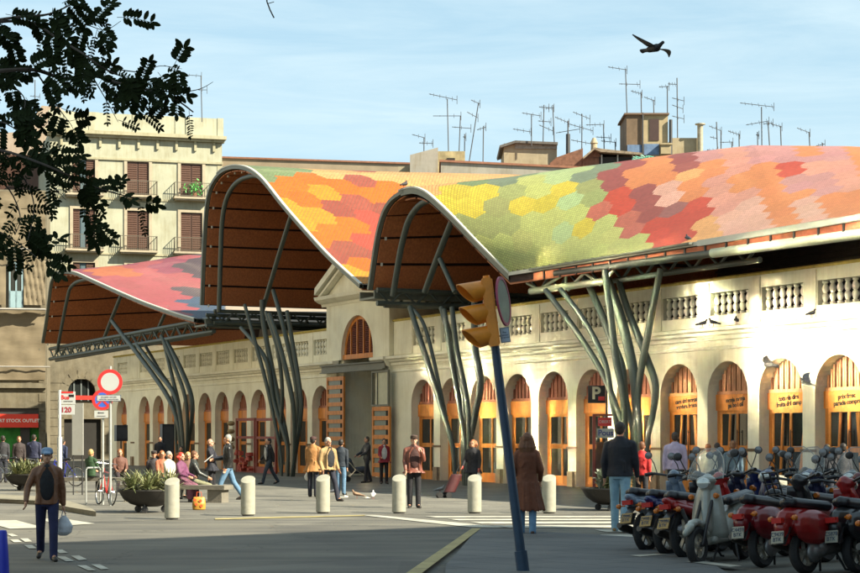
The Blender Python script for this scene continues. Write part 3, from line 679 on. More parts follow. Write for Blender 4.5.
# ------------------------------------------------------------------ steel: ribs, trusses, leaning trunks
def onp(px, py, y): return on_plane(px, py, y)
def pipe(name, pts, r, y, m=STEEL, parent=hall, ys=None):
    P = [onp(x, z, (ys[i] if ys else y)) for i, (x, z) in enumerate(pts)]
    if len(P) > 2: P = [Vector(q) for q in catmull([tuple(p) for p in P], 5)]
    return MB().tube(P, r, 12).build(name, m, parent, smooth=True)
pipe('arched_rib', [(219, 312), (220.5, 262), (222, 224), (226, 201), (234, 185.5), (246, 177.5), (262, 178), (284, 203)], .11, 2.75)
pipe('arched_rib', [(393, 296), (398, 265), (402, 244), (409, 220), (420, 205), (432, 201), (447, 214)], .115, 2.75)
pipe('arched_rib', [(57, 352), (62, 325), (67, 300), (71, 287), (81, 280.5), (97, 281), (130, 297)], .10, 2.75)
for q, r in (([(262, 312), (278, 258), (292, 213)], .10), ([(425, 292), (438, 256), (452, 221)], .115), ([(440, 259), (455, 292)], .09), ([(102, 344), (112, 318), (122, 293)], .10), ([(155, 336), (168, 307)], .09)):
    pipe('strut', q, r, 2.4)
def truss(name, a, b2, hgt, nseg, r=.09, rs=.045, m=STEEL, drop=(0, 0, -1)):
    a, b2 = Vector(a), Vector(b2); dr = Vector(drop).normalized()*hgt; t = MB()
    t.tube([a, b2], r, 12); t.tube([a+dr, b2+dr], r, 12)
    for k in range(nseg):
        p = a+(b2-a)*k/nseg; q = a+(b2-a)*(k+.5)/nseg+dr; s = a+(b2-a)*(k+1)/nseg
        t.tube([p, q], rs, 8); t.tube([q, s], rs, 8)
    return t.build(name, m, hall, smooth=True)
# valley trusses run back under the roof
fx1 = F1[-1][0]; fx2 = F2[0][0]; fx3 = F3[0][0]
def back(px, py, y0, L, hgt, n, **k):
    p = onp(px, py, y0); truss('valley_truss', p, (p.x, y0-L, p.z), hgt, n, **k)
back(214, 311, 2.6, 12, .55, 12); back(206, 315, 2.9, 12, .5, 12)
back(377, 290, 2.9, 12, .50, 11, r=.10); back(384, 291.5, 2.3, 11, .52, 10, r=.10)
# front chords of the far vault and under the near eave
def chord(p, q, y, hgt, n, **k): truss('front_truss', onp(*p, y), onp(*q, y), hgt, n, **k)
chord((50, 349), (214, 318), 2.5, .62, 16, r=.11); chord((56, 351), (212, 321), 1.2, .62, 16, r=.08)
chord((530, 279), (760, 243), 1.9, .45, 10, r=.085); 
p, q = onp(556, 273.5, 2.95), onp(713, 253, 2.95); MB().tube([p, q], .115, 14).build('eave_pipe', STEEL, hall, smooth=True)
p2_, q2_ = onp(713, 253, 2.95), onp(713, 253, 2.95)+(q-p).normalized()*18; MB().tube([p2_, q2_], .135, 14).build('eave_pipe', STEELL, hall, smooth=True)  # same pipe carried on; its sunlit stretch is given the paler colour
for (x0, y0), (x1, y1), yy, r in (((519, 280), (560, 275), 2.2, .09), ((531, 291), (606, 281), 2.6, .11)):
    p, q = onp(x0, y0, yy), onp(x1, y1, yy); MB().tube([p, q], r, 12).build('stub_pipe', STEELL, hall, smooth=True)
for q in ([(540, 289), (566, 273)], [(566, 275), (566, 290)], [(568, 290), (585, 272)], [(585, 273), (600, 284)], [(600, 285), (614, 270)], [(527, 283), (540, 290)]): pipe('strut', q, .05, 2.6, STEELL)
def trunk_group(base, tubes, y=2.6):
    root = empty('steel_tree', tuple(onp(base[0], base[1], y).xy.to_3d()), 0); root.parent = hall
    for pts, r in tubes:
        n = len(pts); P = [onp(x, z, y-.35+.7*((i*37+int(pts[0][0])) % 5)/4 if 0 else y) for i, (x, z) in enumerate(pts)]
        k = (int(pts[0][0]) % 5-2)*.16
        for i, p in enumerate(P): p.y += k*(1-i/(n-1))*1.6+k*.5
        e = P[-1]; P.append(Vector((e.x+(root.location.x-e.x)*.3, e.y, 0.0)))
        P = [Vector(c)-root.location for c in catmull([tuple(p) for p in P], 6)]
        m = len(P); rr = [r*.80*(.72+.5*math.sin(math.pi*min(1, .25+.8*i/m))) for i in range(m)]
        MB().tube(P, rr, 12).build('branch', STEEL if base[0] < 600 else mat('steel_sage', (.10, .125, .10), .45, .12, 2), root, smooth=True)
trunk_group((288, 476), [([(248, 328), (262, 345), (272, 363), (278, 402), (287, 435), (290, 452)], .10), ([(262, 300), (264, 326), (276, 388), (286, 435), (288, 452)], .12), ([(266, 290), (279, 332), (292, 388), (294, 430), (293, 452)], .11),
    ([(287, 311), (292, 340), (300, 390), (301, 415), (296, 452)], .10), ([(284, 314), (290, 340), (297, 378), (300, 410), (298, 452)], .11), ([(259, 305), (268, 350), (275, 390), (284, 452)], .09), ([(273, 312), (283, 350), (286, 395), (281, 452)], .09)])
trunk_group((462, 486), [([(418, 307), (433, 360), (448, 415), (455, 449)], .11), ([(425, 307), (442, 354), (456, 400), (459, 449)], .12), ([(436, 309), (445, 360), (456, 410), (463, 449)], .10), ([(452, 307), (457, 351), (467, 402), (469, 449)], .10),
    ([(466, 300), (468, 346), (475, 382), (471, 416), (467, 449)], .13), ([(412, 308), (424, 325), (436, 370), (452, 449)], .07)])
trunk_group((632, 495), [([(564, 291), (579, 314), (593, 337), (612, 372), (625, 410), (630, 440)], .10), ([(576, 277), (592, 310), (606, 342), (617, 368), (622, 400), (632, 440)], .12), ([(596, 275), (610, 308), (622, 345), (631, 385), (634, 440)], .155), ([(624, 271), (626.5, 320), (628, 360), (631, 395), (630, 440)], .11),
    ([(651, 268), (646, 300), (641, 335), (635, 375), (634, 400), (638, 440)], .11), ([(600, 280), (612, 310), (632, 354), (645, 385), (645, 415), (643, 440)], .11), ([(579, 290), (600, 322), (616, 360), (620, 400), (623, 440)], .09)])
trunk_group((178, 471), [([(112, 321), (125, 338), (137, 353), (165, 392), (177, 420), (180, 445)], .13), ([(137, 345), (156, 370), (176, 398), (183, 445)], .12), ([(156, 336), (167, 375), (177, 412), (179, 445)], .10), ([(167, 342), (180, 367), (191, 395), (192, 417), (188, 445)], .12),
    ([(174, 336), (184, 364), (192, 392), (193, 415), (190, 445)], .10), ([(130, 340), (150, 370), (167, 395), (173, 445)], .09)])
# ------------------------------------------------------------------ houses behind and around
def frontal(px, py_unused, Y, th=R(16)):
    """frame whose x axis runs right along a wall, y towards the camera; origin on the ground at pixel column px and depth Y"""
    return (px-CX)*Y/FPX, Y, th
YEL = mat('yellow_render', (.34, .34, .255), .85, .10, .5, .15, 20)
YELT = mat('yellow_trim', (.33, .31, .21), .8, .08, 2)
PINKW = mat('pink_render', (.40, .31, .24), .85, .12, .4)
SHUT = mat('shutter_brown', (.08, .034, .02), .6, .25, 6, stretch=(8, 1, .5))
SILL = mat('stone_surround', (.34, .29, .21), .8, .15, 3)
RAIL = mat('rail_iron', (.10, .085, .06), .6, .2, 4)
SAND = mat('sandstone', (.15, .13, .09), .85, .3, 1.2, .3, 12)
TARP = mat('debris_net', (.17, .135, .085), .8, .15, 1.2, .3, 6, stretch=(.5, .5, 2))
BROWNB = mat('brown_brick', (.16, .075, .045), .9, .35, 5, .3, 20)
GREYR = mat('grey_render', (.29, .27, .23), .85, .14, .8, .1, 10)
OCHR = mat('ochre_render', (.32, .27, .18), .85, .2, .8, .1, 10)

aY = 128.0; ax0 = (50-CX)*aY/FPX
apt = empty('apartment_building', (ax0, aY, 0), R(16), 'pale yellow apartment building with brown shutters and iron balconies beyond the market', 'building')
AM = Matrix.Translation((ax0, aY, 0)) @ Matrix.Rotation(R(16), 4, 'Z'); AI = AM.inverted()
def ap(px, py, y=0.):
    # pixel -> (x, z) on the plane y (towards camera is negative y)
    dv = Vector(((px-CX)/FPX, 1, (HZ-py)/FPX)); n = AM.to_3x3() @ Vector((0, 1, 0)); o = AM @ Vector((0, y, 0)); e = Vector((0, 0, EYE))
    t = (o-e).dot(n)/dv.dot(n); q = AI @ (e+dv*t); return q.x, q.z
W = ap(222, 200)[0]; ZC = ap(100, 138)[1]; ZT_ = ap(100, 113)[1]; ZS = ap(100, 340)[1]
cols_x = [ap(p, 200)[0] for p in (84, 138, 191.5)]
rowsz = [(ap(140, 196)[1], ap(140, 162)[1]), (ap(140, 251)[1], ap(140, 211)[1]), (ap(140, 305)[1], ap(140, 264)[1])]
ww = .78
b = MB()
# front wall pieced round the window openings
xs = [0]+[v for c in cols_x for v in (c-ww, c+ww)]+[W]
zs = sorted([ZS]+[v for r in rowsz for v in r]+[ZC])
for i in range(len(xs)-1):
    for j in range(len(zs)-1):
        if i % 2 == 1 and j % 2 == 1: continue
        b.box(xs[i], xs[i+1], 0, .3, zs[j], zs[j+1])
b.box(0, W, .3, 14, ZS, ZC); 
b.build('wall', YEL, apt)
b = MB(); b.box(-.05, W+.05, -.02, .5, ZC+.45, ZT_)
for k in range(5): x = W*k/4; b.box(max(-.1, x-.35), min(W+.1, x+.35), -.06, .55, ZC+.46, ZT_+.03)
b.box(-.02, W+.02, .5, 14, ZC+.01, ZC+.4); b.build('attic_parapet', YEL, apt)
b = MB(); b.box(-.5, W+.25, -.55, .4, ZC+.2, ZC+.45); b.box(-.3, W+.15, -.3, .4, ZC+.02, ZC+.2); b.box(-.1, W+.05, -.12, 0, ZC-1.55, ZC-1.4)
zz = ZC-1.4
for k in range(9):
    x = .8+k*(W-1.4)/8; b.box(x-.09, x+.09, -.16, 0, zz+.75, ZC+.02)
b.build('cornice', YELT, apt)
b = MB()
for r in rowsz: b.box(-.05, W+.03, -.06, 0, r[0]-.34, r[0]-.2)
b.box(W-.35, W+.02, -.03, 0, ZS, ZC-1.6); b.build('string_course', YELT, apt)
for ri, (z0, z1) in enumerate(rowsz):
    for ci, c in enumerate(cols_x):
        b = MB(); b.box(c-ww-.22, c-ww, -.08, .02, z0, z1+.22); b.box(c+ww, c+ww+.22, -.08, .02, z0, z1+.22); b.box(c-ww, c+ww, -.08, .02, z1, z1+.22); f = b.build('window', SILL, apt)
        g = MB(); g.box(c-ww, c+ww, .22, .26, z0, z1); g.build('pane', GLASS, f)
        g = MB(); opened = (ci == 0)
        n = 1 if opened else 2
        if opened: leaves = [(c-ww, c-ww+.5), (c+.15, c+ww)]
        else: leaves = [(c-ww, c-.01), (c+.01, c+ww)]
        for a, e in leaves:
            g.box(a+.02, e-.02, .05, .10, z0+.05, z1-.03)
            k = z0+.15
            while k < z1-.12: g.beam((a+.08, .04, k), ((a+e)/2-.02, .04, k), .05, .03, up=(0, 1, 1)); g.beam(((a+e)/2+.02, .04, k), (e-.08, .04, k), .05, .03, up=(0, 1, 1)); k += .16
        g.build('shutter', SHUT, f)
        if opened: g = MB(); g.box(c-.25, c+.12, .12, .16, z0+.05, z1); g.box(c-.2, c-.16, .1, .13, z0, z1); g.build('sash', mat('sash_blue', (.07, .11, .13), .5), f)
        # balcony
        if ri < 2:
            bw = 1.35; s = MB(); s.box(c-bw, c+bw, -.75, 0, z0-.16, z0-.02); s.box(c-bw+.1, c+bw-.1, -.65, 0, z0-.26, z0-.16); bo = s.build('balcony', SILL, apt)
            s = MB(); zt = z0+1.0; X0, X1 = c-bw+.05, c+bw-.05
            for zz in (z0+.06, zt): s.beam((X0, -.70, zz), (X1, -.70, zz), .04, .04); s.beam((X0, -.70, zz), (X0, 0, zz), .04, .04); s.beam((X1, -.70, zz), (X1, 0, zz), .04, .04)
            for k in range(19): x = X0+(X1-X0)*k/18; s.beam((x, -.70, z0), (x, -.70, zt), .022, .022)
            for x in (X0, X1):
                for k in range(1, 5): s.beam((x, -.70*k/5, z0), (x, -.70*k/5, zt), .022, .022)
            s.build('railing', RAIL, bo)
# ground storey in rusticated stone
b = MB(); zg = ZS; gx0 = ap(43, 400)[0]
xa = ap(81.5, 390)[0]; ra = ap(95, 390)[0]-xa; za = ap(81, 392)[1]; zl = ap(81, 401)[1]
dx0, dx1 = ap(64, 430)[0], ap(101, 430)[0]; dz = ap(81, 419)[1]
b.box(gx0, dx0, 0, .5, 0, za-.3); b.box(dx1, W, 0, .5, 0, za-.3); b.box(dx0, dx1, .001, .5, dz, zl)
b.box(gx0, xa-ra, 0, .5, za-.3, zg); b.box(xa+ra, W, 0, .5, za-.3, zg); 
b.box(gx0, W, .5, 14, 0, zg-.01)
arc = [(xa-ra*math.cos(math.pi*k/14), za+ra*math.sin(math.pi*k/14)) for k in range(15)]
tp = [(xa-ra+2*ra*k/14, zg) for k in range(15)]
b.add([(x, 0, z) for x, z in arc+tp]+[(x, .5, z) for x, z in arc], [(k, k+1, 16+k, 15+k) for k in range(14)]+[(k, k+1, 31+k, 30+k) for k in range(14)])
for k in range(9):
    z = .5+k*.62
    if z < dz or True:
        for x0, x1 in ((gx0, dx0), (dx1, W)) if z < za-.3 else ((gx0, xa-ra-.3), (xa+ra+.3, W)): b.box(x0, x1, -.03, 0.001, z, z+.56)
for k in range(7): a = math.pi*(k+.5)/7; b.obox((xa-(ra+.3)*math.cos(a), -.02, za+(ra+.3)*math.sin(a)), (.55, .05, .55*(1+.2*(k == 3))), (0, a-math.pi/2, 0))
b.build('rusticated_storey', SAND, apt)
b = MB(); b.box(xa-ra, xa+ra, .3, .34, zl, za+ra); g_ = b.build('fanlight', GLASS, apt)
b = MB(); [b.box(xa+x-.05, xa+x+.05, .24, .3, zl, za+math.sqrt(max(0, ra*ra-x*x))) for x in (-.5, 0, .5)]; b.box(xa-ra, xa+ra, .23, .3, za-.5, za-.42); b.build('mullion', mat('mullion_grey', (.12, .14, .14), .6), g_)
b = MB(); b.box(dx0, dx1, .25, .3, 0, dz); b.build('doorway', DARK, apt)
b = MB(); b.box(ap(73, 400)[0], ap(97, 400)[0], -.2, -.1, ap(80, 397)[1]-.2, ap(80, 397)[1]+.1); b.build('red_awning_strip', mat('shop_red', (.55, .03, .02), .5), apt)
# tv antenna roof bits are built further down

for _m in (YEL, SAND, OCHR, GREYR, PINKW, YELT): grime(_m, .7)
# stone house under scaffold nets, far left
sY = 116.; sx0 = (-60-CX)*sY/FPX
sh = empty('stone_house', (sx0, sY, 0), R(10), 'old stone house wrapped in sandy scaffold nets above the red shop sign', 'building')
SM = Matrix.Translation((sx0, sY, 0)) @ Matrix.Rotation(R(10), 4, 'Z'); SI = SM.inverted()
def sp(px, py, y=0.):
    dv = Vector(((px-CX)/FPX, 1, (HZ-py)/FPX)); n = SM.to_3x3() @ Vector((0, 1, 0)); o = SM @ Vector((0, y, 0)); e = Vector((0, 0, EYE))
    t = (o-e).dot(n)/dv.dot(n); q = SI @ (e+dv*t); return q.x, q.z
SW = sp(45.5, 300)[0]; top = sp(30, 190)[1]
zsh = sp(20, 408)[1]; xs1 = sp(39, 420)[0]
b = MB(); b.box(0, xs1, .0, .6, zsh, sp(20, 392)[1]); b.box(xs1, SW, 0, .6, 0, sp(20, 392)[1]); b.box(0, SW, .1, .6, sp(20, 392)[1], top); b.box(0, SW, 2.5, 9, 0, top)
for k in range(12): b.box(xs1, SW, -.04, 0.001, .2+k*.62, .74+k*.62)
b.box(-.2, SW+.1, -.25, .1, sp(20, 388)[1], sp(20, 383)[1]); b.build('wall', SAND, sh)
b = MB()
z = [sp(20, y)[1] for y in (240, 300, 312, 372)]
x = [0, sp(6, 300)[0], sp(24, 300)[0], SW]
def ripple(x0, x1, z0, z1):
    r = []; n = 16; m = 14
    for i in range(m+1):
        r.append([(x0+(x1-x0)*k/n, -.10-.05*math.sin(k*1.7+i*.8)-.04*math.sin(i*2.1+k*.3), z0+(z1-z0)*i/m) for k in range(n+1)])
    b.grid(r)
ripple(x[2], x[3], sp(20, 305)[1], sp(20, 250)[1]); ripple(x[0], x[1], sp(20, 305)[1], sp(20, 200)[1]); ripple(x[0], SW, sp(20, 380)[1], sp(20, 308)[1]); ripple(x[0], SW, sp(20, 248)[1], sp(20, 192)[1])
b.build('scaffold_net', TARP, sh, smooth=True, angle=180)
b = MB()
for zz in (sp(20, 310)[1], sp(20, 367)[1], sp(20, 250)[1]): b.tube([(0, -.35, zz), (SW+.3, -.35, zz)], .035); b.tube([(0, -.9, zz), (SW+.3, -.9, zz)], .035)
b.box(0, SW, -.9, -.3, sp(20, 309)[1]-.05, sp(20, 309)[1]); b.build('scaffold', mat('scaffold_steel', (.35, .33, .3), .5), sh)
b = MB(); X0, X1, Z0, Z1 = sp(9, 300)[0], sp(23, 300)[0], sp(15, 308)[1], sp(15, 262)[1]; b.box(X0, X1, .0, .09, Z0, Z1); wn = b.build('window', GLASS, sh)
b = MB()
for xx in (X0, (X0+X1)/2-.04, X1-.1): b.box(xx, xx+.1, -.05, 0, Z0, Z1)
b.box(X0, X1, -.05, 0, Z0, Z0+1.1); b.box(X0, X1, -.05, 0, Z1-.1, Z1); b.build('frame', mat('window_blue_paint', (.22, .32, .36), .5), wn)
b = MB(); zs0, zs1 = sp(20, 427.5)[1], sp(20, 414)[1]; xsg = sp(38.5, 420)[0]; b.box(sp(-30, 420)[0], xsg, -.2, -.05, zs0, zs1); sg = b.build('shop_sign', mat('sign_red', (.72, .04, .02), .5, .06), sh)
text_mesh('sign_lettering', 'SPORT STOCK OUTLET', .29, mat('sign_white', (.8, .8, .75), .5, 0), sg, (sp(15.5, 420)[0], -.205, (zs0+zs1)/2), (R(90), 0, 0), .01, bold=.006)
b = MB(); b.box(0, xs1, .5, .55, 0, zsh); b.build('shop_interior', mat('shop_green', (.03, .20, .03), .8, .5, 1.2), sh)
b = MB(); b.box(xs1-1.2, xs1-.6, .3, .4, 0, zsh); b.box(0, 1.5, .3, .4, 0, zsh); b.box(0, xs1, .2, .3, zsh-.55, zsh); b.build('shopfront_frame', DARKM, sh)

# pinkish party wall at the top left
b = MB(); p0, p1 = at(26, 300, 140), at(52, 300, 140)
pk = empty('pink_house', (p0.x, 140, 0), 0, 'plain pinkish party wall house beside the yellow building, half hidden by the leafy branch', 'building')
zt0, zt1 = at(0, 132, 140).z, at(0, 107, 140).z
b.add([(x-p0.x, y, z) for y in (0, 9) for x, z in ((p0.x-9, 0), (p1.x+.6, 0), (p1.x+.6, zt1), (p1.x-.8, zt1+.1), (p0.x, zt0), (p0.x-9, zt0-.3))], [tuple(range(6)), tuple(range(6, 12))]+[(k, (k+1) % 6, 6+(k+1) % 6, 6+k) for k in range(6)]); b.build('wall', PINKW, pk)
b = MB(); b.box(-2, 1, -.1, 0, at(0, 190, 140).z, at(0, 155, 140).z); b.build('shutter', SHUT, pk)

pp = empty('balcony_plant', AM @ Vector((cols_x[2]+.15, -.5, rowsz[0][0]+.02)), 0, 'bright green leafy plant on the upper right balcony of the yellow building', 'plant')
b = MB(); b.lathe([(.12, 0), (.16, .25)], 10); b.build('pot', mat('terracotta', (.35, .14, .07), .8), pp); rq = random.Random(1); b = MB()
for _ in range(90):
    c = Vector((rq.gauss(0, .26), rq.gauss(0, .12), .62+rq.gauss(0, .24))); d = Vector((rq.uniform(-1, 1), rq.uniform(-1, 1), rq.uniform(-1, 1))).normalized()*.14; e = d.orthogonal().normalized()*.07; b.add([c-d, c+e, c+d, c-e], [(0, 1, 2, 3)])
b.build('leaves', mat('leaf_fresh', (.06, .30, .05), .6, .3, 8), pp, recalc=False)
# houses behind the market, with roof sheds
def block(name, label, px0, px1, pytop, Y, depth, mtl, slope=0, cat='building', rot=0.0, pybot=None, group=None, coping=None):
    o = at(px0, pytop, Y); e = at(px1, pytop+slope, Y); z0 = 0 if pybot is None else at(px0, pybot, Y).z
    r = empty(name, (o.x, Y, z0), rot, label, cat, group); W_ = e.x-o.x
    b = MB(); zt_, ze = o.z-z0, e.z-z0
    b.add([(x, y, z) for y in (0, depth) for x, z in ((0, 0), (W_, 0), (W_, ze), (0, zt_))], [(0, 1, 2, 3), (4, 5, 6, 7)]+[(k, (k+1) % 4, 4+(k+1) % 4, 4+k) for k in range(4)])
    wl = b.build('wall', mtl, r)
    if coping:
        b = MB(); b.add([(x, y, z) for y in (-.12, depth) for x, z in ((-.1, zt_+.002), (W_+.1, ze+.002), (W_+.1, ze+.13), (-.1, zt_+.13))], [(0, 1, 2, 3), (4, 5, 6, 7)]+[(k, (k+1) % 4, 4+(k+1) % 4, 4+k) for k in range(4)])
        b.build('coping', coping, r)
    return r
CT = mat('terracotta_coping', (.25, .11, .065), .85, .25, 4)
block('rear_house', 'long plain rear house whose tiled parapet shows in a thin line over the middle vault', 215, 412, 158, 136, 10, mat('tan_render', (.28, .22, .15), .9, .2, .6), 6.5, coping=CT)
block('grey_rear_house', 'grey rendered house with a red coped parapet between the two highest vaults', 441, 593, 162, 112, 9, GREYR, 7.5, coping=CT)
block('low_parapet_house', 'low beige house top at the left of the small rooftop hut', 398, 412, 166.5, 121, 8, OCHR)
h = block('rooftop_hut', 'small weathered beige rooftop hut with antennas, left of the grey coped wall', 410, 438, 155, 118, 5, GREYR, -7.5, cat='rooftop shed', pybot=176)
b = MB(); q = at(437, 148, 118); k = at(465, 151, 118); b.box(q.x-h.location.x, k.x-h.location.x, .1, 5, 0, k.z-h.location.z); b.build('stained_wall', mat('stained_render', (.29, .24, .13), .9, .5, 1.2, .3, 8), h)
b = MB(); a_, c_ = at(447, 158, 118), at(455, 165, 118); b.box(a_.x-h.location.x, c_.x-h.location.x, .02, .1, c_.z-h.location.z, a_.z-h.location.z); b.build('window', DARK, h)
h = block('rooftop_shed', 'tan rooftop shed with a dark corrugated roof edge behind the grey coped wall', 504, 557, 143.5, 119, 5, OCHR, 0, cat='rooftop shed', pybot=176)
b = MB(); q = at(515, 142, 119); L = h.location
b.add([(-.3, -.35, at(0, 146.2, 119).z-L.z), (q.x-L.x, -.35, at(0, 141.3, 119).z-L.z), (at(557.5, 0, 119).x-L.x, -.35, at(0, 143, 119).z-L.z), (at(557.5, 0, 119).x-L.x, 5.2, at(0, 143, 119).z-L.z), (q.x-L.x, 5.2, at(0, 141.3, 119).z-L.z), (-.3, 5.2, at(0, 146.2, 119).z-L.z)], [(0, 1, 4, 5), (1, 2, 3, 4)])
rf = b.build('roof', mat('corrugated_dark', (.10, .09, .08), .7, .3, 5), h); m_ = rf.modifiers.new('s', 'SOLIDIFY'); m_.thickness = .16
b = MB(); b.box(q.x-L.x, at(557, 0, 119).x-L.x, -.08, 0, at(0, 149, 119).z-L.z, at(0, 143.6, 119).z-L.z); b.build('corrugated_band', mat('corrugated_grey', (.24, .22, .18), .7, .3, 5), h)
h = block('brick_hut', 'dark brick rooftop hut with a sagging tiled roof and a stubby chimney', 583, 641, 158, 116, 6, BROWNB, -2, cat='rooftop shed', pybot=178); L = h.location
b = MB(); P = lambda x, y: (at(x, y, 116).x-L.x, at(x, y, 116).z-L.z)
b.prism([P(550, 163), P(557, 157), P(583, 148), P(583, 170), P(550, 170)], .1, 5); b.prism([P(583, 158), P(594, 149), P(604, 158)], 0, 6); b.build('gable', BROWNB, h)
b = MB(); b.prism([P(582, 158.5), P(594, 148.5), P(601, 150), P(641, 154), P(641, 156), P(600, 153), P(594, 150.5), P(583, 160)], -.5, 6); b.build('roof', mat('old_tiles', (.22, .17, .12), .9, .4, 5), h)
b = MB(); b.box(*(P(599, 0)[0], P(640, 0)[0]), -.02, .1, P(0, 168)[1], P(0, 157)[1]); b.build('opening', DARK, h)
b = MB()
for x in (601, 617, 632): b.box(P(x, 0)[0], P(x+1.2, 0)[0], -.1, -.02, P(0, 170)[1], P(0, 155)[1])
b.build('post', mat('grey_post', (.35, .35, .33), .7), h)
b = MB(); b.lathe([(.22, 0), (.2, .6), (.26, .65), (.1, 1.0)], 10, (P(595.5, 0)[0], 1, P(0, 151)[1])); b.build('chimney', mat('chimney_clay', (.35, .28, .18), .8), h)
h = block('stair_tower', 'tall brown rooftop stair tower with a dark window, blue lower boards', 626.5, 642, 115, 117, 4, mat('tower_brown', (.14, .095, .06), .9, .25, 1.5), 0, cat='rooftop tower', pybot=170); L = h.location
P = lambda x, y: (at(x, y, 117).x-L.x, at(x, y, 117).z-L.z)
b = MB(); b.box(P(642, 0)[0], P(668, 0)[0], .05, 4, 0, P(0, 115)[1]); b.build('pale_wall', mat('tower_cream', (.34, .27, .16), .9, .2, 1.2), h)
b = MB(); b.box(P(649.5, 0)[0], P(659, 0)[0], -.0, .06, P(0, 140.5)[1], P(0, 119)[1]); b.build('window', mat('window_brown_dark', (.05, .025, .02), .5), h)
b = MB(); b.box(-.15, P(669, 0)[0], -.15, 4.1, P(0, 115)[1]+.002, P(0, 113.3)[1]); b.build('roof_slab', mat('slab_brown', (.14, .09, .06), .9), h)
b = MB(); b.box(0.05, P(642, 0)[0], -.06, 0, P(0, 156)[1], P(0, 145)[1]); b.box(P(644, 0)[0], P(659, 0)[0], -.02, .05, P(0, 155)[1], P(0, 144)[1]); b.build('blue_board', mat('faded_blue', (.10, .16, .27), .8, .3), h)
b = MB(); b.tube([(P(642.5, 0)[0], -.1, 0), (P(642.5, 0)[0], -.1, P(0, 113)[1])], .06); b.tube([(P(670.5, 0)[0], -.1, 0), (P(670.5, 0)[0], -.1, P(0, 120)[1])], .11); b.build('drain_pipe', DARKM, h)
b = MB(); b.box(P(660, 0)[0], P(670, 0)[0], -.5, .0, P(0, 155)[1], P(0, 146)[1]); b.box(P(659, 0)[0], P(671, 0)[0], -.6, .0, P(0, 146)[1], P(0, 144.5)[1]); b.build('small_cabin', mat('tower_cream', (.5, .39, .22)), h)
h = block('rooftop_box', 'beige rendered rooftop box with a metal flue at its right side', 672, 699, 138, 118, 4, OCHR, 0, cat='rooftop shed', pybot=170); L = h.location
P = lambda x, y: (at(x, y, 118).x-L.x, at(x, y, 118).z-L.z)
b = MB(); b.lathe([(.19, 0), (.19, P(0, 126)[1]), (.24, P(0, 126)[1]), (.34, P(0, 125.6)[1]), (.34, P(0, 124.6)[1]), (.1, P(0, 124)[1])], 12, (P(699.5, 0)[0], -.3, 0)); b.build('flue', mat('flue_metal', (.30, .27, .20), .5, .4, 3), h, smooth=True)
h = block('graffiti_wall', 'low roof wall covered in green and black graffiti below the stair tower', 634, 680, 157.5, 112, .3, mat('graffiti', (.40, .38, .33), .9), 0, cat='wall', pybot=172); L = h.location
rr = random.Random(4); P = lambda x, y: (at(x, y, 112).x-L.x, at(x, y, 112).z-L.z)
for cnm, cc, x0, x1 in (('graffiti_green', (.10, .32, .24), 636, 662), ('graffiti_black', (.04, .04, .05), 650, 679), ('graffiti_green_pale', (.25, .42, .33), 634, 655)):
    b = MB()
    for k in range(16):
        x = rr.uniform(x0, x1); y = rr.uniform(159.5, 165); c = Vector((P(x, 0)[0], -.02, P(0, y)[1])); pts = [c+Vector((rr.uniform(-.4, .4), 0, rr.uniform(-.3, .3))) for _ in range(4)]
        b.tube([tuple(p) for p in catmull([tuple(p) for p in pts], 4)], .045, 4)
    b.build('painted_scrawl', mat(cnm, cc, .8, .2), h)
# building across the street behind the viewer and the tall block on the right: they give the shade and the reflected light
def tower(name, label, foot, H, mtl, winc):
    cx, cy = foot[0]; r = empty(name, (cx, cy, 0), 0, label, 'building')
    b = MB(); b.prism([(x-cx, y-cy) for x, y in foot], 0, H, plane='xy'); b.build('wall', mtl, r)
    n = len(foot); b = MB(); g = MB()
    for i in range(n):
        a, e = Vector(foot[i]), Vector(foot[(i+1) % n]); L = (e-a).length; d = (e-a)/L; nn = Vector((d.y, -d.x)); k = int(L/3.2)
        if L < 8: continue
        ar = sum(foot[j][0]*foot[(j+1) % n][1]-foot[(j+1) % n][0]*foot[j][1] for j in range(n))
        if ar < 0: nn = -nn
        for j in range(k):
            for f in range(int((H-2)/3.6)):
                c = a+d*(L*(j+.5)/k)+nn*.03; z = 2+f*3.6
                if c.length > 90: continue
                q = Vector((c.x-cx, c.y-cy, z)); dd = Vector((d.x, d.y, 0)); n3 = Vector((nn.x, nn.y, 0))
                v = [q+dd*s*.55+Vector((0, 0, t))-n3*.02*0 for s, t in ((-1, -1.1), (1, -1.1), (1, 1.1), (-1, 1.1))]
                g.add(v, [(0, 1, 2, 3)])
                b.beam(q+Vector((0, 0, -1.2))-dd*.8+n3*.1, q+Vector((0, 0, -1.2))+dd*.8+n3*.1, .2, .12)
    g.build('window', GLASS, r); b.build('window_sill', SILL, r)
tower('corner_house', 'tall cream house out of the picture to the right, shading the road in front', [(6, 8), (25, 23), (26.7, 18), (60, 18), (60, -20), (6, -20)], 20, PINKW, 0)
P_ = lambda u, y: tuple((HM @ Vector((u, y, 0))).xy)
tower('street_house', 'long sunlit pale house across the street from the market, out of the picture', [P_(-3, 25), P_(75, 25), P_(75, 38), P_(-3, 38)], 22, mat('pale_render', (.58, .50, .36), .85, .05, .3), 0)

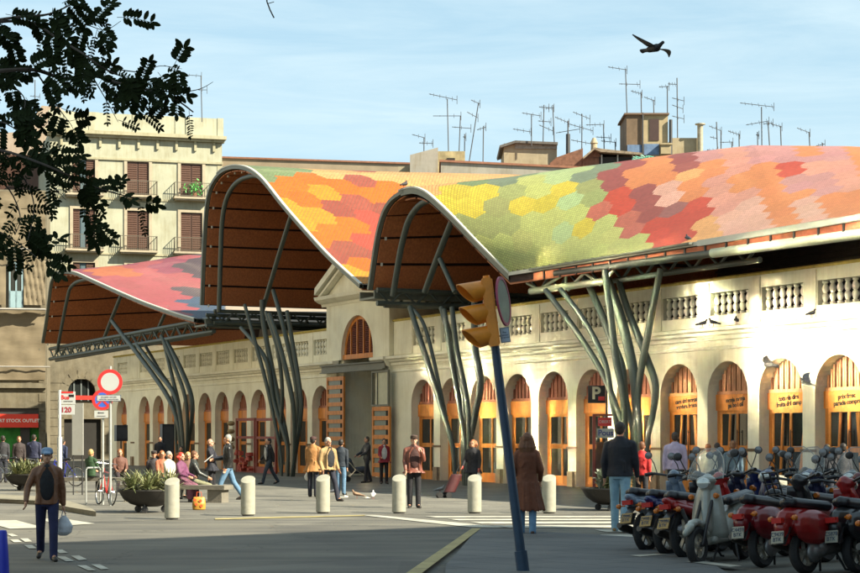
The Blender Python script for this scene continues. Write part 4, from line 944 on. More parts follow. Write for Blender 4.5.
# added unseen mirror panels, each aimed to throw sun on to the market front
MIRG = mat('reflector_mirror', (.74, .72, .63), .075, 0, metal=1)
sh_ = [o for o in bpy.data.objects if o.name == 'street_house'][0]
def sun_reflector(u, z, tu, tz, w_, h_):
    p = HM @ Vector((u, 24.2, z)); t = HM @ Vector((tu, 0, tz)); n = (SUN+(t-p).normalized()).normalized()
    x = Vector((0, 0, 1)).cross(n).normalized(); y = n.cross(x); L = sh_.location
    v = [p-L+x*a*w_/2+y*c*h_/2 for a, c in ((-1, -1), (1, -1), (1, 1), (-1, 1))]
    b = MB(); b.add(v, [(0, 1, 2, 3)]); b.build('reflector_panel', MIRG, sh_, recalc=False)
    b = MB()
    for i in range(4): b.beam(v[i]-n*.04, v[(i+1) % 4]-n*.04, .07, .07)
    b.beam(p-L-n*.05, (HM @ Vector((u, 25.1, z)))-L, .06, .06); b.build('reflector_frame', SILL, sh_)
rq = random.Random(2)
for k in range(19):
    u = .5+k*1.75
    for z in (3.2, 6.3, 9.4, 12.5):
        if rq.random() > (.40 if k < 9 else .28): sun_reflector(u, z, u-7.5+rq.uniform(-2.2, 2.2), rq.choice((1.5, 2.6, 3.6, 4.6, 5.6)), 1.62, 2.8)
# ------------------------------------------------------------------ street things
CONC = mat('bollard_concrete', (.30, .29, .235), .8, .12, 8, .35, 70)
def make_bollard():
    r = empty('bollard', (0, 0, 0)); n = 28; rr = .155
    b = MB(); ring = [(rr*math.cos(2*math.pi*k/n), rr*math.sin(2*math.pi*k/n)) for k in range(n)]
    top = lambda x, y: .80+.45*y+.10*x
    vs = []
    for q, f in ((rr-.015, lambda x, y: .03), (rr, lambda x, y: .045), (rr, lambda x, y: top(x, y)-.012), (rr-.012, lambda x, y: top(x, y))):
        vs += [(x/rr*q, y/rr*q, f(x, y)) for x, y in ring]
    fs = [(i*n+k, i*n+(k+1) % n, (i+1)*n+(k+1) % n, (i+1)*n+k) for i in range(3) for k in range(n)]+[tuple(3*n+k for k in range(n)), tuple(range(n))[::-1]]
    b.add(vs, fs); b.build('post', CONC, r, smooth=True, angle=30)
    b = MB(); b.lathe([(rr-.03, 0), (rr-.03, .04)], 20); b.build('base_ring', DARKM, r); return r
bp_ = make_bollard()
BL = ['pale concrete bollard leftmost in the row, in front of the seated people', 'pale concrete bollard second from the left, right of the man in the black leather jacket', 'pale concrete bollard in front of the man in the tan jacket', 'pale concrete bollard beside the man in the brown leather jacket', 'pale concrete bollard beside the woman with the shopping trolley', 'pale concrete bollard partly behind the long brown coat', 'pale concrete bollard seen between the parked scooters']
for i, q in enumerate([(172, 519.5), (248, 516), (323, 513.5), (399, 513.5), (474.5, 513.5), (549, 513.5), (780, 515)]):
    o = bp_ if i == 0 else copy_tree(bp_); o.location = gnd(*q); o.rotation_euler.z = .1*math.sin(i*2.3); tag(o, BL[i], 'bollard', 'concrete bollards along the plaza edge')

BOWL = mat('planter_black', (.022, .02, .018), .55, .3, 4)
LEAF1 = mat('leaf_olive', (.11, .13, .05), .5, .4, 8); LEAF2 = mat('leaf_pale', (.22, .22, .10), .5, .3, 8); LEAF3 = mat('leaf_variegated', (.30, .33, .24), .5, .3, 8)
def planter(px, py, label, D, ht, seed, leafs, spiky=True):
    r = empty('planter', gnd(px, py), 0, label, 'planter', 'bowl planters on the plaza'); rd = random.Random(seed); R0 = D/2
    b = MB(); b.lathe([(R0*.34, .14), (R0*.62, .20), (R0*.86, .32), (R0*.99, .47), (R0*1.03, .50), (R0*1.03, .53), (R0*.96, .53), (R0*.93, .47), (R0*.5, .46)], 32); b.build('bowl', BOWL, r, smooth=True)
    b = MB(); b.lathe([(R0*.93, .44), (R0*.5, .475), (.01, .48)], 20); b.build('soil', mat('soil', (.05, .035, .02), .95), r)
    for a in (0.4, 2.5, 4.6): 
        b = MB(); b.lathe([(.02, -.04), (.075, -.035), (.08, 0), (.075, .035), (.02, .04)], 12, (R0*.52*math.cos(a), R0*.52*math.sin(a), .08), axis='y'); b.box(R0*.52*math.cos(a)-.02, R0*.52*math.cos(a)+.02, R0*.52*math.sin(a)-.05, R0*.52*math.sin(a)+.05, .08, .2); b.build('caster', DARKM, r)
    for li, m in enumerate(leafs):
        b = MB()
        nroot = 11; roots = [(R0*.72*math.sqrt(rd.random())*math.cos(t), R0*.72*math.sqrt(rd.random())*math.sin(t)) for t in [rd.uniform(0, 6.28) for _ in range(nroot)]]
        for x, y in roots:
            for k in range(24 if spiky else 34):
                a = rd.uniform(0, 6.28); el = rd.uniform(.15, 1.35); L = ht*rd.uniform(.45, .95); d = Vector((math.cos(a)*math.cos(el), math.sin(a)*math.cos(el), math.sin(el)))
                z0 = .48+(0 if spiky else rd.random()*ht*.5); p0 = Vector((x, y, z0)); wv = d.cross(Vector((0, 0, 1))).normalized()*(.014 if spiky else .022); 
                if not spiky: L *= .45
                p1 = p0+d*L*.55; p2 = p0+d*L+Vector((0, 0, -L*.22))
                b.add([p0-wv*.6, p0+wv*.6, p1+wv*1.3, p1-wv*1.3, p2], [(0, 1, 2, 3), (3, 2, 4)])
        b.build('leaves', m, r, recalc=False)
    return r
planter(149, 512.5, 'black bowl planter full of spiky olive leaves behind the leftmost bollard', 1.35, .85, 3, (LEAF1, LEAF2))
planter(611, 510.5, 'black bowl planter with pale variegated leaves behind the man in the navy jacket', 1.35, .75, 5, (LEAF1, LEAF3), False)
planter(27, 490.5, 'black bowl planter of spiky leaves behind the man in the blue cap', 1.4, .85, 8, (LEAF1, LEAF2))

# stone benches
BST = mat('bench_stone', (.17, .155, .125), .8, .2, 4, .3, 30)
def bench(px, py, L, rz, label):
    r = empty('stone_bench', gnd(px, py), rz, label, 'bench'); b = MB(); b.box(-L/2, L/2, -.28, .28, .34, .45); b.build('seat', BST, r)
    for x in (-L/2+.3, L/2-.3): b = MB(); b.box(x-.2, x+.2, -.22, .22, 0, .34); b.build('leg', BST, r)
bench(92, 492, 3.4, R(-12), 'low stone bench left of the bicycle, with two people sitting on it')
bench(176, 502, 3.0, R(-18), 'low stone bench behind the spiky planter, with the seated group on it')

# posts with road signs
GALV = mat('galvanised', (.42, .44, .43), .4, .12, 5, metal=.4); SWHITE = mat('sign_face_white', (.45, .47, .47), .5, .05, 2); SRED = mat('sign_face_red', (.55, .03, .03), .45, .05); SBLUE = mat('sign_face_blue', (.04, .12, .55), .45, .05)
def disc(b, r0, r1, y0, y1, cz, n=36):
    v = []
    for y in (y0, y1):
        for rr in (r0, r1): v += [(rr*math.cos(2*math.pi*k/n), y, cz+rr*math.sin(2*math.pi*k/n)) for k in range(n)]
    f = []
    for k in range(n):
        l = (k+1) % n; f += [(k, l, n+l, n+k), (2*n+k, 3*n+k, 3*n+l, 2*n+l), (n+k, n+l, 3*n+l, 3*n+k), (k, 2*n+k, 2*n+l, l)]
    b.add(v, f)
r = empty('road_sign', gnd(110, 506), 0, 'tall post with a round white sign ringed in red and a small text plate', 'road sign'); s = 40.6
b = MB(); b.tube([(0, .05, 0), (0, .05, 3.45)], .035, 12); b.build('pole', GALV, r, smooth=True)
b = MB(); disc(b, .0, .31, .0, .012, 3.06); b.build('backing_plate', GALV, r)
b = MB(); disc(b, .0, .225, -.006, -.001, 3.06); b.build('white_disc', SWHITE, r)
b = MB(); disc(b, .225, .31, -.006, -.001, 3.06); b.build('red_ring', SRED, r)
b = MB(); b.box(-.33, .27, -.01, .01, 2.58, 2.74); pl = b.build('text_plate', mat('plate_dark', (.08, .10, .13), .5), r)
b = MB(); b.box(-.315, .255, -.014, -.0105, 2.595, 2.725); b.build('plate_face', SWHITE, pl)
text_mesh('plate_lettering', 'excepte serveis\nvehicles autoritzats', .062, mat('ink', (.03, .05, .09), .6, 0), pl, (-.03, -.016, 2.66), depth=.001)
r = empty('road_sign', gnd(102, 505), 0, 'post with a round blue sign crossed by red bars, above a small arrow plate', 'road sign')
b = MB(); b.tube([(0, .12, 0), (0, .12, 2.75)], .03, 12); b.build('pole', GALV, r, smooth=True)
b = MB(); disc(b, 0, .26, .05, .062, 2.63); b.build('backing_plate', GALV, r)
b = MB(); disc(b, 0, .185, .044, .049, 2.63); b.build('blue_disc', SBLUE, r)
b = MB(); disc(b, .185, .26, .043, .049, 2.63); b.obox((0, .042, 2.63), (.40, .004, .055), (0, R(45), 0)); b.obox((0, .040, 2.63), (.40, .004, .055), (0, R(-45), 0)); b.build('red_ring', SRED, r)
b = MB(); b.box(-.20, .14, .05, .065, 2.18, 2.36); pl = b.build('text_plate', SWHITE, r)
b = MB(); b.box(-.09, .04, .045, .0495, 2.295, 2.315); b.prism([(-.13, 2.305), (-.08, 2.33), (-.08, 2.28)], .045, .0495); b.box(-.14, .08, .045, .0495, 2.22, 2.232); b.build('arrow_mark', BLACK, pl)
r = empty('bus_stop_sign', gnd(60, 500), 0, 'bus stop post with white and red panels reading Bus and 120', 'bus stop'); s = 65/1.75; k = lambda y: 1.75+(435-y)/s
b = MB(); b.tube([(-.01, 0, 0), (-.01, 0, k(390))], .045, 12); b.tube([(-.01, 0, 0), (-.01, 0, k(437))], .07, 12); b.build('pole', SWHITE, r, smooth=True)
b = MB(); b.box(.04, .41, -.02, .02, k(404), k(391.5)); p_ = b.build('panel', SWHITE, r); b = MB(); b.box(.04, .39, -.02, .02, k(414.5), k(404.8)); b.build('panel', SWHITE, r)
b = MB(); b.box(.04, .36, -.026, -.021, k(393.2), k(391.5)+.001); b.build('red_band', SRED, r)
text_mesh('panel_lettering', 'Bus', .16, SRED, r, (.14, -.024, k(397.5)), depth=.002, bold=.004)
text_mesh('panel_lettering', '120', .19, mat('number_maroon', (.30, .02, .04), .5, 0), r, (.17, -.024, k(410)), depth=.002, bold=.006)
b = MB(); b.box(.24, .38, -.026, -.021, k(397), k(394.5)); b.box(.1, .35, -.026, -.0215, k(401.6), k(401)); b.build('panel_mark', BLACK, r)
r = empty('info_panel', gnd(78, 495), R(-8), 'tall blank light grey panel between the bus stop and the road signs', 'panel'); s = 60/1.75; k = lambda y: 1.75+(435-y)/s
b = MB(); b.box(-.17, .16, -.03, .03, k(455), k(403)); b.build('board', mat('panel_grey', (.30, .30, .28), .5, .05), r)
b = MB(); b.tube([(-.14, 0, 0), (-.14, 0, k(454))], .02); b.tube([(.13, 0, 0), (.13, 0, k(454))], .02); b.build('stand', DARKM, r)
r = empty('bike_rack', gnd(90.5, 505), 0, 'thin steel hoop bike rack left of the bicycle', 'bike rack')
b = MB(); b.tube([(-.11, 0, 0), (-.11, 0, .88), (-.08, 0, .93), (.12, .5, .93), (.14, .55, .88), (.14, .55, 0)], .022, 10); b.build('hoop', GALV, r, smooth=True)

# traffic light on a leaning blue pole
TLY = 22.6; s = FPX/TLY; base = Vector(((523.5-CX)/s, TLY, 0)); lean = math.atan((523.5-495)/(576-348))
tl = empty('traffic_light', base, 0, 'yellow three lamp traffic light on a leaning blue pole in front of the market', 'traffic light', rot=(0, -lean, 0))
BLUEP = mat('blue_pole', (.018, .045, .085), .45, .2, 4); TLO = mat('signal_ochre', (.66, .23, .018), .45, .2, 5, .1, 30)
zt = (576-348)/s/math.cos(lean)
b = MB(); b.tube([(0, 0, 0), (0, 0, zt)], [.062, .055], 16); b.tube([(0, 0, 0), (0, 0, .3)], .08, 16); b.build('pole', BLUEP, tl, smooth=True)
b = MB(); H0, H1 = zt, zt+.86
b.box(-.075, .065, -.12, .12, H0+.02, H1-.02); b.box(-.06, .045, -.13, .13, H0, H1); b.tube([(0, 0, H1), (0, 0, H1+.035)], .045, 10)
for z in (.29, .575): b.box(-.08, .07, -.122, .122, H0+z-.006, H0+z+.006)
b.build('housing', TLO, tl)
for k, nm in enumerate(('green', 'amber', 'red')):
    cz = H0+.15+.285*k; n = 22; b = MB(); v = []
    ax = Vector((-1, -.35, -.10)).normalized(); x_ = ax.cross(Vector((0, 0, 1))).normalized(); y_ = x_.cross(ax); c0 = Vector((-.06, -.01, cz))
    for th in (0, .012):
        for L in (0, .33):
            for j in range(n):
                t = R(-80)+R(340)*j/(n-1); l = L*(.42+.58*(.5+.5*math.sin(t))**.8) if L else 0
                q = c0+ax*l+(x_*math.cos(t)+y_*math.sin(t))*(.122+(.012 if L else 0)-th); v.append(q)
    f = []
    for j in range(n-1): f += [(j, j+1, n+j+1, n+j), (2*n+j, 3*n+j, 3*n+j+1, 2*n+j+1), (n+j, n+j+1, 3*n+j+1, 3*n+j)]
    b.add(v, f); b.build('visor', TLO, tl, smooth=True, angle=75)
    b = MB(); b.lathe([(.0, -.02), (.09, -.01), (.10, .0), (.09, .02)], 18, (-.085, -.01, cz), axis='x'); b.build('lens', mat('lens_'+nm, {'green': (.01, .10, .04), 'amber': (.25, .10, .01), 'red': (.22, .01, .01)}[nm], .25, 0), tl)
D_ = .31; b = MB(); disc(b, 0, D_, -.012, .0, 0)
dd = b.build('round_sign', mat('sign_back_green', (.14, .17, .12), .5, .3, 3), tl); dd.location = (.17, .02, H0+.55); dd.rotation_euler = (0, 0, R(73))
b = MB(); disc(b, D_-.035, D_+.004, -.018, .006, 0); b.build('rim', mat('rim_maroon', (.28, .02, .06), .45), dd)
b = MB(); b.box(.08, .2, -.05, -.03, H0+.03, H0+.22); p_ = b.build('small_plate', mat('plate_blue_grey', (.12, .17, .23), .5), tl)
b = MB(); b.box(.09, .19, -.054, -.051, H0+.04, H0+.21); b.build('plate_face', mat('plate_face_blue', (.30, .38, .46), .5), p_)
text_mesh('plate_lettering', 'Per\npassar\npremeu', .035, MATS['ink'], p_, (.14, -.056, H0+.125), depth=.001)
b = MB(); b.beam((.03, 0, H0+.12), (.10, -.03, H0+.12), .02, .02); b.beam((.03, .02, H0+.55), (.17, .02, H0+.55), .03, .03); b.build('bracket', DARKM, tl)
q = gnd(2.5, 578); r = empty('blue_post', q, 0, 'short bright blue tapered post cut by the left edge of the picture', 'post')
b = MB(); b.lathe([(.085, 0), (.075, .25), (.055, .56), (.045, .585), (.0, .59)], 16); b.build('post', mat('bright_blue', (.015, .03, .42), .45), r, smooth=True)

# parking sign and its board near the wall
PY = 55.; p = at(597.5, 394, PY); r = empty('parking_sign', (p.x+.26, PY, 0), 0, 'black square parking sign with a big cream P above the red framed board', 'sign')
s = FPX/PY; b = MB(); b.box(-.55, -.02, -.04, .04, at(0, 403, PY).z, at(0, 385.5, PY).z); pn = b.build('panel', BLACK, r)
b = MB(); b.tube([(.02, 0, 0), (.02, 0, at(0, 383, PY).z)], .03, 10); b.build('pole', DARKM, r)
text_mesh('letter_p', 'P', .52, mat('cream_letter', (.62, .58, .40), .5, 0), r, (-.31, -.045, p.z+.01), depth=.004, bold=.014)
b = MB(); b.box(-.24, -.05, -.05, -.041, at(0, 400.5, PY).z, at(0, 396.5, PY).z); b.build('red_tab', SRED, r)
p = at(605, 435, 54.5); r = empty('parking_board', (p.x, 54.5, 0), 0, 'dark red frame holding a red panel and a grey P panel under the parking sign', 'sign board'); k = lambda y: at(0, y, 54.5).z; X = lambda x: at(x, 0, 54.5).x-p.x
b = MB(); b.box(X(592.5), X(595.5), -.06, .06, 0, k(414)); b.box(X(595.5), X(619), -.06, .06, k(416), k(414)); b.box(X(616.5), X(619), -.06, .06, 0, k(416)); b.build('frame', mat('frame_maroon', (.20, .03, .02), .5), r)
b = MB(); b.box(X(598), X(611.5), -.04, 0, k(426), k(417.5)); b.build('red_panel', SRED, r)
text_mesh('red_panel_mark', 'OBERT', .12, SWHITE, r, (X(604.7), -.043, k(421.8)), depth=.002)
b = MB(); b.box(X(597.5), X(614), -.04, 0, k(438), k(428.5)); b.build('grey_panel', mat('panel_blue_grey', (.30, .33, .34), .5), r)
text_mesh('grey_panel_lettering', 'Pous', .24, mat('letter_navy', (.02, .04, .18), .5, 0), r, (X(605.5), -.045, k(433)), depth=.002, bold=.006)
b = MB(); b.box(X(596), X(612), -.02, .02, .3, k(442)); b.build('lower_panel', mat('brown_panel', (.10, .05, .03), .7, .3), r)

# tv aerials
AER = mat('aerial_metal', (.045, .045, .05), .5, .2, 8)
aer = [((448.5, 152), (447.3, 99), [((429, 94), (457, 100), 9), ((433, 116), (461, 116), 2)], 'tall aerial with a long tilted boom above the small rooftop hut'), ((459, 154), (460.5, 116), [((452, 127), (471, 128.5), 3)], 'thin aerial with a low crossbar right of the tallest one over the hut'),
 ((469, 163), (478.5, 103), [((471, 100), (480, 104), 4), ((467, 112), (478, 118), 3)], 'tall aerial leaning to the right beside the small hut'), ((483, 163), (483.5, 126), [((477, 130), (486, 127), 4)], 'aerial with a cross shaped head right of the leaning aerial'),
 ((424, 152), (424, 138), [((412, 134.5), (425, 138), 3), ((419, 143), (433, 143.5), 6)], 'small low aerial on the left end of the rooftop hut'), ((464.5, 154), (464.7, 134), [((463, 137), (466, 137), 2)], 'short bare mast on the right corner of the hut'),
 ((531.5, 146), (531.5, 114), [((522, 113), (541, 116), 6), ((513, 129), (531, 132), 6)], 'aerial with two left pointing booms over the tan shed'), ((543, 146), (544, 105), [((539, 107), (549, 108), 5), ((538, 121), (551, 122), 4)], 'lattice mast on the tan shed, left one of the pair'),
 ((554.5, 146), (552.8, 105), [((546, 108), (554, 108), 5), ((539, 125), (553, 131), 5)], 'mast on the right corner of the tan shed, right one of the pair'), ((568, 166), (568, 121), [((555, 117), (569, 123), 8), ((556, 133), (580, 129), 3)], 'mast on a thick dark pole between the tan shed and the brick hut'),
 ((581.7, 166), (582, 114), [((573, 112), (590, 119), 7), ((569, 124), (593, 131), 6), ((571, 140), (592, 144), 5)], 'tall aerial with three tilted booms left of the brick hut'), ((604.2, 154), (603.5, 124), [((586, 125), (604, 124.5), 7), ((596, 137), (611, 138), 4)], 'aerial with a long level boom over the brick hut roof'),
 ((615.5, 156), (615.2, 142), [((601, 141), (616, 142.5), 6)], 'lowest aerial over the brick hut, just left of the stair tower'), ((627.2, 118), (625.5, 69), [((608, 67), (627, 70), 6), ((619, 84), (640, 84.5), 4)], 'tallest aerial of all, on the left corner of the stair tower'),
 ((641.5, 116), (641, 92), [((631, 91), (642, 94), 8)], 'aerial with a comb like boom on the middle of the stair tower roof'), ((654, 116), (653.5, 100), [((644, 97), (655, 101), 5)], 'short aerial with a tilted boom on the stair tower roof'),
 ((667.5, 118), (667.3, 86), [((659, 87), (669, 86.5), 5)], 'aerial on the right corner of the stair tower'), ((677.8, 162), (677, 78), [((672, 98), (684, 101), 3), ((672, 105), (683, 109), 3), ((668, 84), (677, 84.5), 7), ((672, 116), (684, 119), 3)], 'very tall thin aerial with four crossbars right of the stair tower'),
 ((718, 163), (716.5, 122), [((710, 137), (717, 138.5), 3)], 'bare mast leftmost of the aerials right of the flue'), ((721, 163), (721, 131), [((709, 126), (721.5, 131), 6), ((707, 150), (718, 151), 6)], 'aerial with a tilted boom next to the bare mast'),
 ((732, 162), (732, 142), [((720, 142.5), (733, 142), 2), ((722, 153), (743, 153), 5)], 'short aerial with a level rod low over the pink tiles'), ((739.5, 161), (739, 134), [((728, 131), (740, 135), 8)], 'aerial with a comb boom left of the widest aerial'),
 ((758, 160), (757.5, 132), [((756, 135), (759, 135), 2)], 'short bare mast just left of the widest aerial'), ((762, 160), (761.5, 107), [((740, 103), (774, 107), 10), ((746, 125), (769, 121), 6)], 'tall aerial with the widest boom above the crest of the pink tiles'),
 ((770.5, 160), (768, 122), [((763, 124), (773, 123), 4)], 'aerial just right of the one with the widest boom'), ((781.7, 159), (780.5, 126), [((771, 124), (782, 127), 7)], 'aerial with a short comb boom above the crest of the roof'),
 ((810.8, 164), (809, 132), [((797, 128), (810, 133), 5)], 'lone aerial with a bent left arm over the pink tiles'), ((823, 166), (822.5, 143), [((816, 146), (825, 144), 5)], 'short aerial furthest to the right on the skyline'),
 ((202, 122), (201, 76), [((184, 75), (201.5, 76), 5), ((198, 90), (207, 90), 3)], 'aerial on the roof of the yellow building'), ((35, 118), (35, 80), [((30, 96), (40, 97), 4)], 'aerial behind the leaves at the top left')]
for i, ((xb, yb), (xt, yt), booms, lab) in enumerate(aer):
    Y = 124. if i >= 28 else 118.5+(i % 3)*.3; 
    if i == 29: Y = 142.
    elif i == 28: Y = 130.
    p = at(xb, yb, Y); r = empty('tv_aerial', p, 0, lab, 'aerial', 'television aerials on the roofs'); q = at(xt, yt, Y)-p
    MB().tube([(0, 0, 0), q], .038 if i != 9 else .05, 6).build('mast', AER, r)
    if i == 9: MB().tube([(0, 0, 0), (0, 0, 2.1)], .14, 8).build('mast_base', DARKM, r)
    for (x0, y0), (x1, y1), ne in booms:
        a, c = at(x0, y0, Y)-p, at(x1, y1, Y)-p; b = MB(); b.tube([a, c], .022, 5)
        for k in range(ne):
            m = a+(c-a)*(k+.5)/ne; L = .10+.22*k/ne; b.tube([m+Vector((0, -L, -.06-.5*L*(k % 2))), m+Vector((0, L, .06+.5*L*(k % 2)))], .014, 4)
        b.tube([c+Vector((0, 0, -.28)), c+Vector((0, 0, .28))], .018, 4); b.build('boom', AER, r)
block('hidden_rear_house', 'tan house top hidden behind the crest of the near roof, carrying the right hand aerials', 700, 862, 165, 116, 8, OCHR)

# ------------------------------------------------------------------ people
SKIN = mat('skin', (.46, .23, .14), .55, .08, 10); SKIN2 = mat('skin_pale', (.52, .28, .19), .55, .08, 10)
def cm(name, col, rough=.8, var=.18): return mat('cloth_'+name, col, rough, var, 7, .9, 11)
HAIRM = dict(grey=mat('hair_grey', (.30, .29, .27), .7, .3, 30), dark=mat('hair_dark', (.02, .015, .012), .6, .3, 30), brown=mat('hair_brown', (.12, .045, .016), .6, .35, 30), ginger=mat('hair_ginger', (.30, .10, .03), .6, .3, 30), red=mat('hair_red', (.40, .03, .015), .6, .3, 30), blond=mat('hair_blond', (.45, .30, .12), .6, .3, 30))
EYEM = mat('eye_dark', (.02, .015, .01), .3, 0)
def rotx(v, a):    # swing forward (towards -y) by a
    c, s = math.cos(a), math.sin(a); return Vector((v.x, v.y*c+v.z*s, v.z*c-v.y*s))
def person(px, py, rz, label, H=1.7, top='black', topc=(.02, .02, .022), legc=(.03, .035, .05), hair='dark', hairlen=0, hat=None, skin=None, legs=((.25, .1), (-.25, .15)), arms=((.15, .1, .25), (-.15, .1, .25)),
           coat=0., sit=False, lean=0., shoe=(.02, .015, .012), fem=False, toprough=.75, skirt=None, bag=None, paper=False, Y=None, headturn=0., shirt=None, scale_w=1., glasses=False, seat=.45, bald=False, wide=1., glove=None):
    """legs: (thigh swing, knee bend) for left, right; arms: (swing, spread, elbow bend)"""
    base = gnd(px, py) if Y is None else Vector(((px-CX)*Y/FPX, Y, 0))
    root = empty('person', base, rz, label, 'person'); k = H/1.75
    skm = skin or SKIN; near = base.y < 60
    vox = (.0105 if near else .016)
    V = lambda x, y, z: Vector((x*k, y*k, z*k))
    hipz = .93 if not sit else (seat+.10)/k
    if not sit:      # lower the hips until the lower foot touches the ground
        lo = max((.46*math.cos(a)+.44*math.cos(a-b)) for a, b in legs); hipz = lo+.075
    P = V(0, 0, hipz); up = lambda x, y, z: P+rotx(V(x, y, z), lean)
    sw = (.175 if fem else .195)*wide; hw = .09
    J = {}
    for s_, side in ((1, 'l'), (-1, 'r')):
        a, bnd = legs[0 if s_ == 1 else 1]
        hp = P+V(s_*hw, 0, 0)
        kn = hp+rotx(V(s_*.01, 0, -.46), a); an = kn+rotx(V(0, 0, -.44), a-bnd)
        toe = an+rotx(V(s_*.03, -.17, -.045), min(0, (a-bnd)*.6)) if not sit else an+V(s_*.03, -.17, -.045)
        J[side] = (hp, kn, an, toe)
        sa, sp_, eb = arms[0 if s_ == 1 else 1]
        sh = up(s_*(sw-.012), 0, .465); d = rotx(V(0, 0, -.29), sa+lean*.5); d = Vector((d.x+s_*abs(d.z)*math.tan(sp_), d.y, d.z)).normalized()*.29*k
        el = sh+d; f = rotx(V(0, 0, -.25), sa+eb+lean*.5); f = Vector((f.x+s_*.25*k*math.sin(sp_)*.4-s_*.06*k*min(1.5, eb), f.y, f.z)).normalized()*.25*k
        wr = el+f; J[side+'a'] = (sh, el, wr, f.normalized())
    nk = up(0, 0, .55); hd = up(0, -.02, .695)
    # body: one continuous surface
    B = Blob()
    B.loft([(P+V(0, 0, -.08), .13*k, .10*k), (P, .155*k*wide, .11*k), (up(0, 0, .12), .135*k*wide, .10*k), (up(0, 0, .30), .15*k*wide, .105*k), (up(0, 0, .44), .17*k*wide, .10*k), (up(0, 0, .52), .13*k, .075*k), (up(0, 0, .57), .055*k, .055*k)])
    B.cap(nk, hd+V(0, 0, -.05), .052*k, .05*k)
    hm = Euler((0, 0, headturn)).to_matrix()
    h = lambda x, y, z: hd+hm @ V(x, y, z)
    B.ell(h(0, .012, .025), (.074*k, .092*k, .10*k)); B.ell(h(0, -.02, -.045), (.056*k, .07*k, .062*k)); B.cap(h(0, -.088, .0), h(0, -.105, -.022), .010*k, .016*k); B.ell(h(0, -.08, -.055), (.026*k, .014*k, .010*k)); B.ell(h(0, -.072, -.085), (.026*k, .018*k, .018*k))
    for s_ in (1, -1): B.ell(h(s_*.078, .01, -.005), (.012*k, .022*k, .032*k)); B.cap(h(s_*.018, -.088, .026), h(s_*.045, -.08, .026), .011*k, .009*k)
    for sd in 'lr':
        hp, kn, an, toe = J[sd]; B.cap(hp, kn, .082*k, .052*k); B.cap(kn, an, .055*k, .036*k); B.cap(an, toe, .038*k, .03*k)
        sh, el, wr, fd = J[sd+'a']; B.cap(sh, el, .05*k, .038*k); B.cap(el, wr, .038*k, .026*k)
        # hand: palm, four fingers, thumb
        sx = 1 if sd == 'l' else -1; side_ = Vector((0, 1, 0)) if abs(fd.y) < .8 else Vector((0, 0, 1)); side_ = (side_-fd*side_.dot(fd)).normalized(); pn = fd.cross(side_)
        pc_ = wr+fd*.045*k; B.cap(wr, wr+fd*.08*k, .026*k, .024*k); B.cap(pc_-side_*.02*k, pc_+side_*.022*k, .022*k)
        for q, L in ((-.030, .062), (-.010, .074), (.010, .070), (.030, .055)):
            a0 = wr+fd*.085*k+side_*q*k; a1 = a0+fd*L*.6*k+pn*.012*k*sx; a2 = a1+(fd*.7+pn*.6*sx).normalized()*L*.5*k; B.cap(a0, a1, .0105*k, .0095*k, 8); B.cap(a1, a2, .0095*k, .008*k, 8)
        t0 = wr+fd*.03*k-side_*.026*k; B.cap(t0, t0+(fd-side_*.8).normalized()*.055*k, .0125*k, .010*k, 8)
    B.build('body', skm, root, vox, 2)
    # trousers
    if skirt is None or True:
        B = Blob(); B.loft([(P+V(0, 0, -.10), .15*k*wide, .125*k), (P+V(0, 0, -.02), .172*k*wide, .130*k), (up(0, 0, .06), .158*k*wide, .122*k), (up(0, 0, .10), .145*k*wide, .112*k)])
        for sd in 'lr':
            hp, kn, an, toe = J[sd]; B.cap(hp, kn, .098*k, .072*k); B.cap(kn, an-V(0, 0, .012), .072*k, .064*k); 
            kf = (kn-hp).normalized()
        B.build('trousers', cm('leg_%d%d%d' % tuple(int(c*100) for c in legc), legc, .85), root, .014, 2)
    for sd in 'lr':
        hp, kn, an, toe = J[sd]; B = Blob(); B.cap(an+(kn-an)*.08, an, .05*k, .048*k); B.cap(an+Vector((0, .02*k, -.02*k)), toe, .047*k, .040*k); B.build('shoe', cm('shoe_%d%d%d' % tuple(int(c*100) for c in shoe), shoe, .5), root, .012, 2)
    if skirt:
        B = Blob()
        if sit: 
            hp, kn, an, toe = J['l']; m = (kn+J['r'][1])/2; B.cap(P+V(.04, 0, 0), J['l'][1], .14*k, .11*k); B.cap(P+V(-.04, 0, 0), J['r'][1], .14*k, .11*k); B.cap(J['l'][1], J['l'][1]+(J['l'][2]-J['l'][1])*.55, .11*k, .10*k); B.cap(J['r'][1], J['r'][1]+(J['r'][2]-J['r'][1])*.55, .11*k, .10*k)
        B.build('skirt', cm('skirt', skirt, .8, .6), root, .014, 2)
    # jacket or coat
    B = Blob(); e = .028
    rings = [(up(0, 0, -.02-(.0 if coat else .04)), (.165+e)*k*wide, (.12+e)*k), (up(0, 0, .10), (.145+e)*k*wide, (.105+e)*k), (up(0, 0, .28), (.155+e)*k*wide, (.11+e)*k), (up(0, 0, .42), (.160+e)*k*wide, (.108+e)*k), (up(0, 0, .49), (.125+e)*k*wide, (.085+e)*k), (up(0, .01, .555), (.075+e*.6)*k, (.07+e*.6)*k), (up(0, .015, .60), (.062+e*.4)*k, (.06+e*.4)*k)]
    if coat:
        L = coat; fx = .05+.05*coat
        rings = [(P+V(0, 0, -L), (.20+fx*1.3)*k, (.155+fx)*k), (P+V(0, 0, -L*.6), (.19+fx*.7)*k, (.145+fx*.6)*k)]+rings
    B.loft(rings, 20)
    for sd in 'lr':
        sh, el, wr, fd = J[sd+'a']; B.cap(sh+V(0, 0, -.01), el, .066*k, .055*k); B.cap(el, wr-fd*.005, .056*k, .042*k); B.cap(up((1 if sd=='l' else -1)*.06, 0, .525), sh, .05*k, .06*k)
    rd = random.Random(int(px)); 
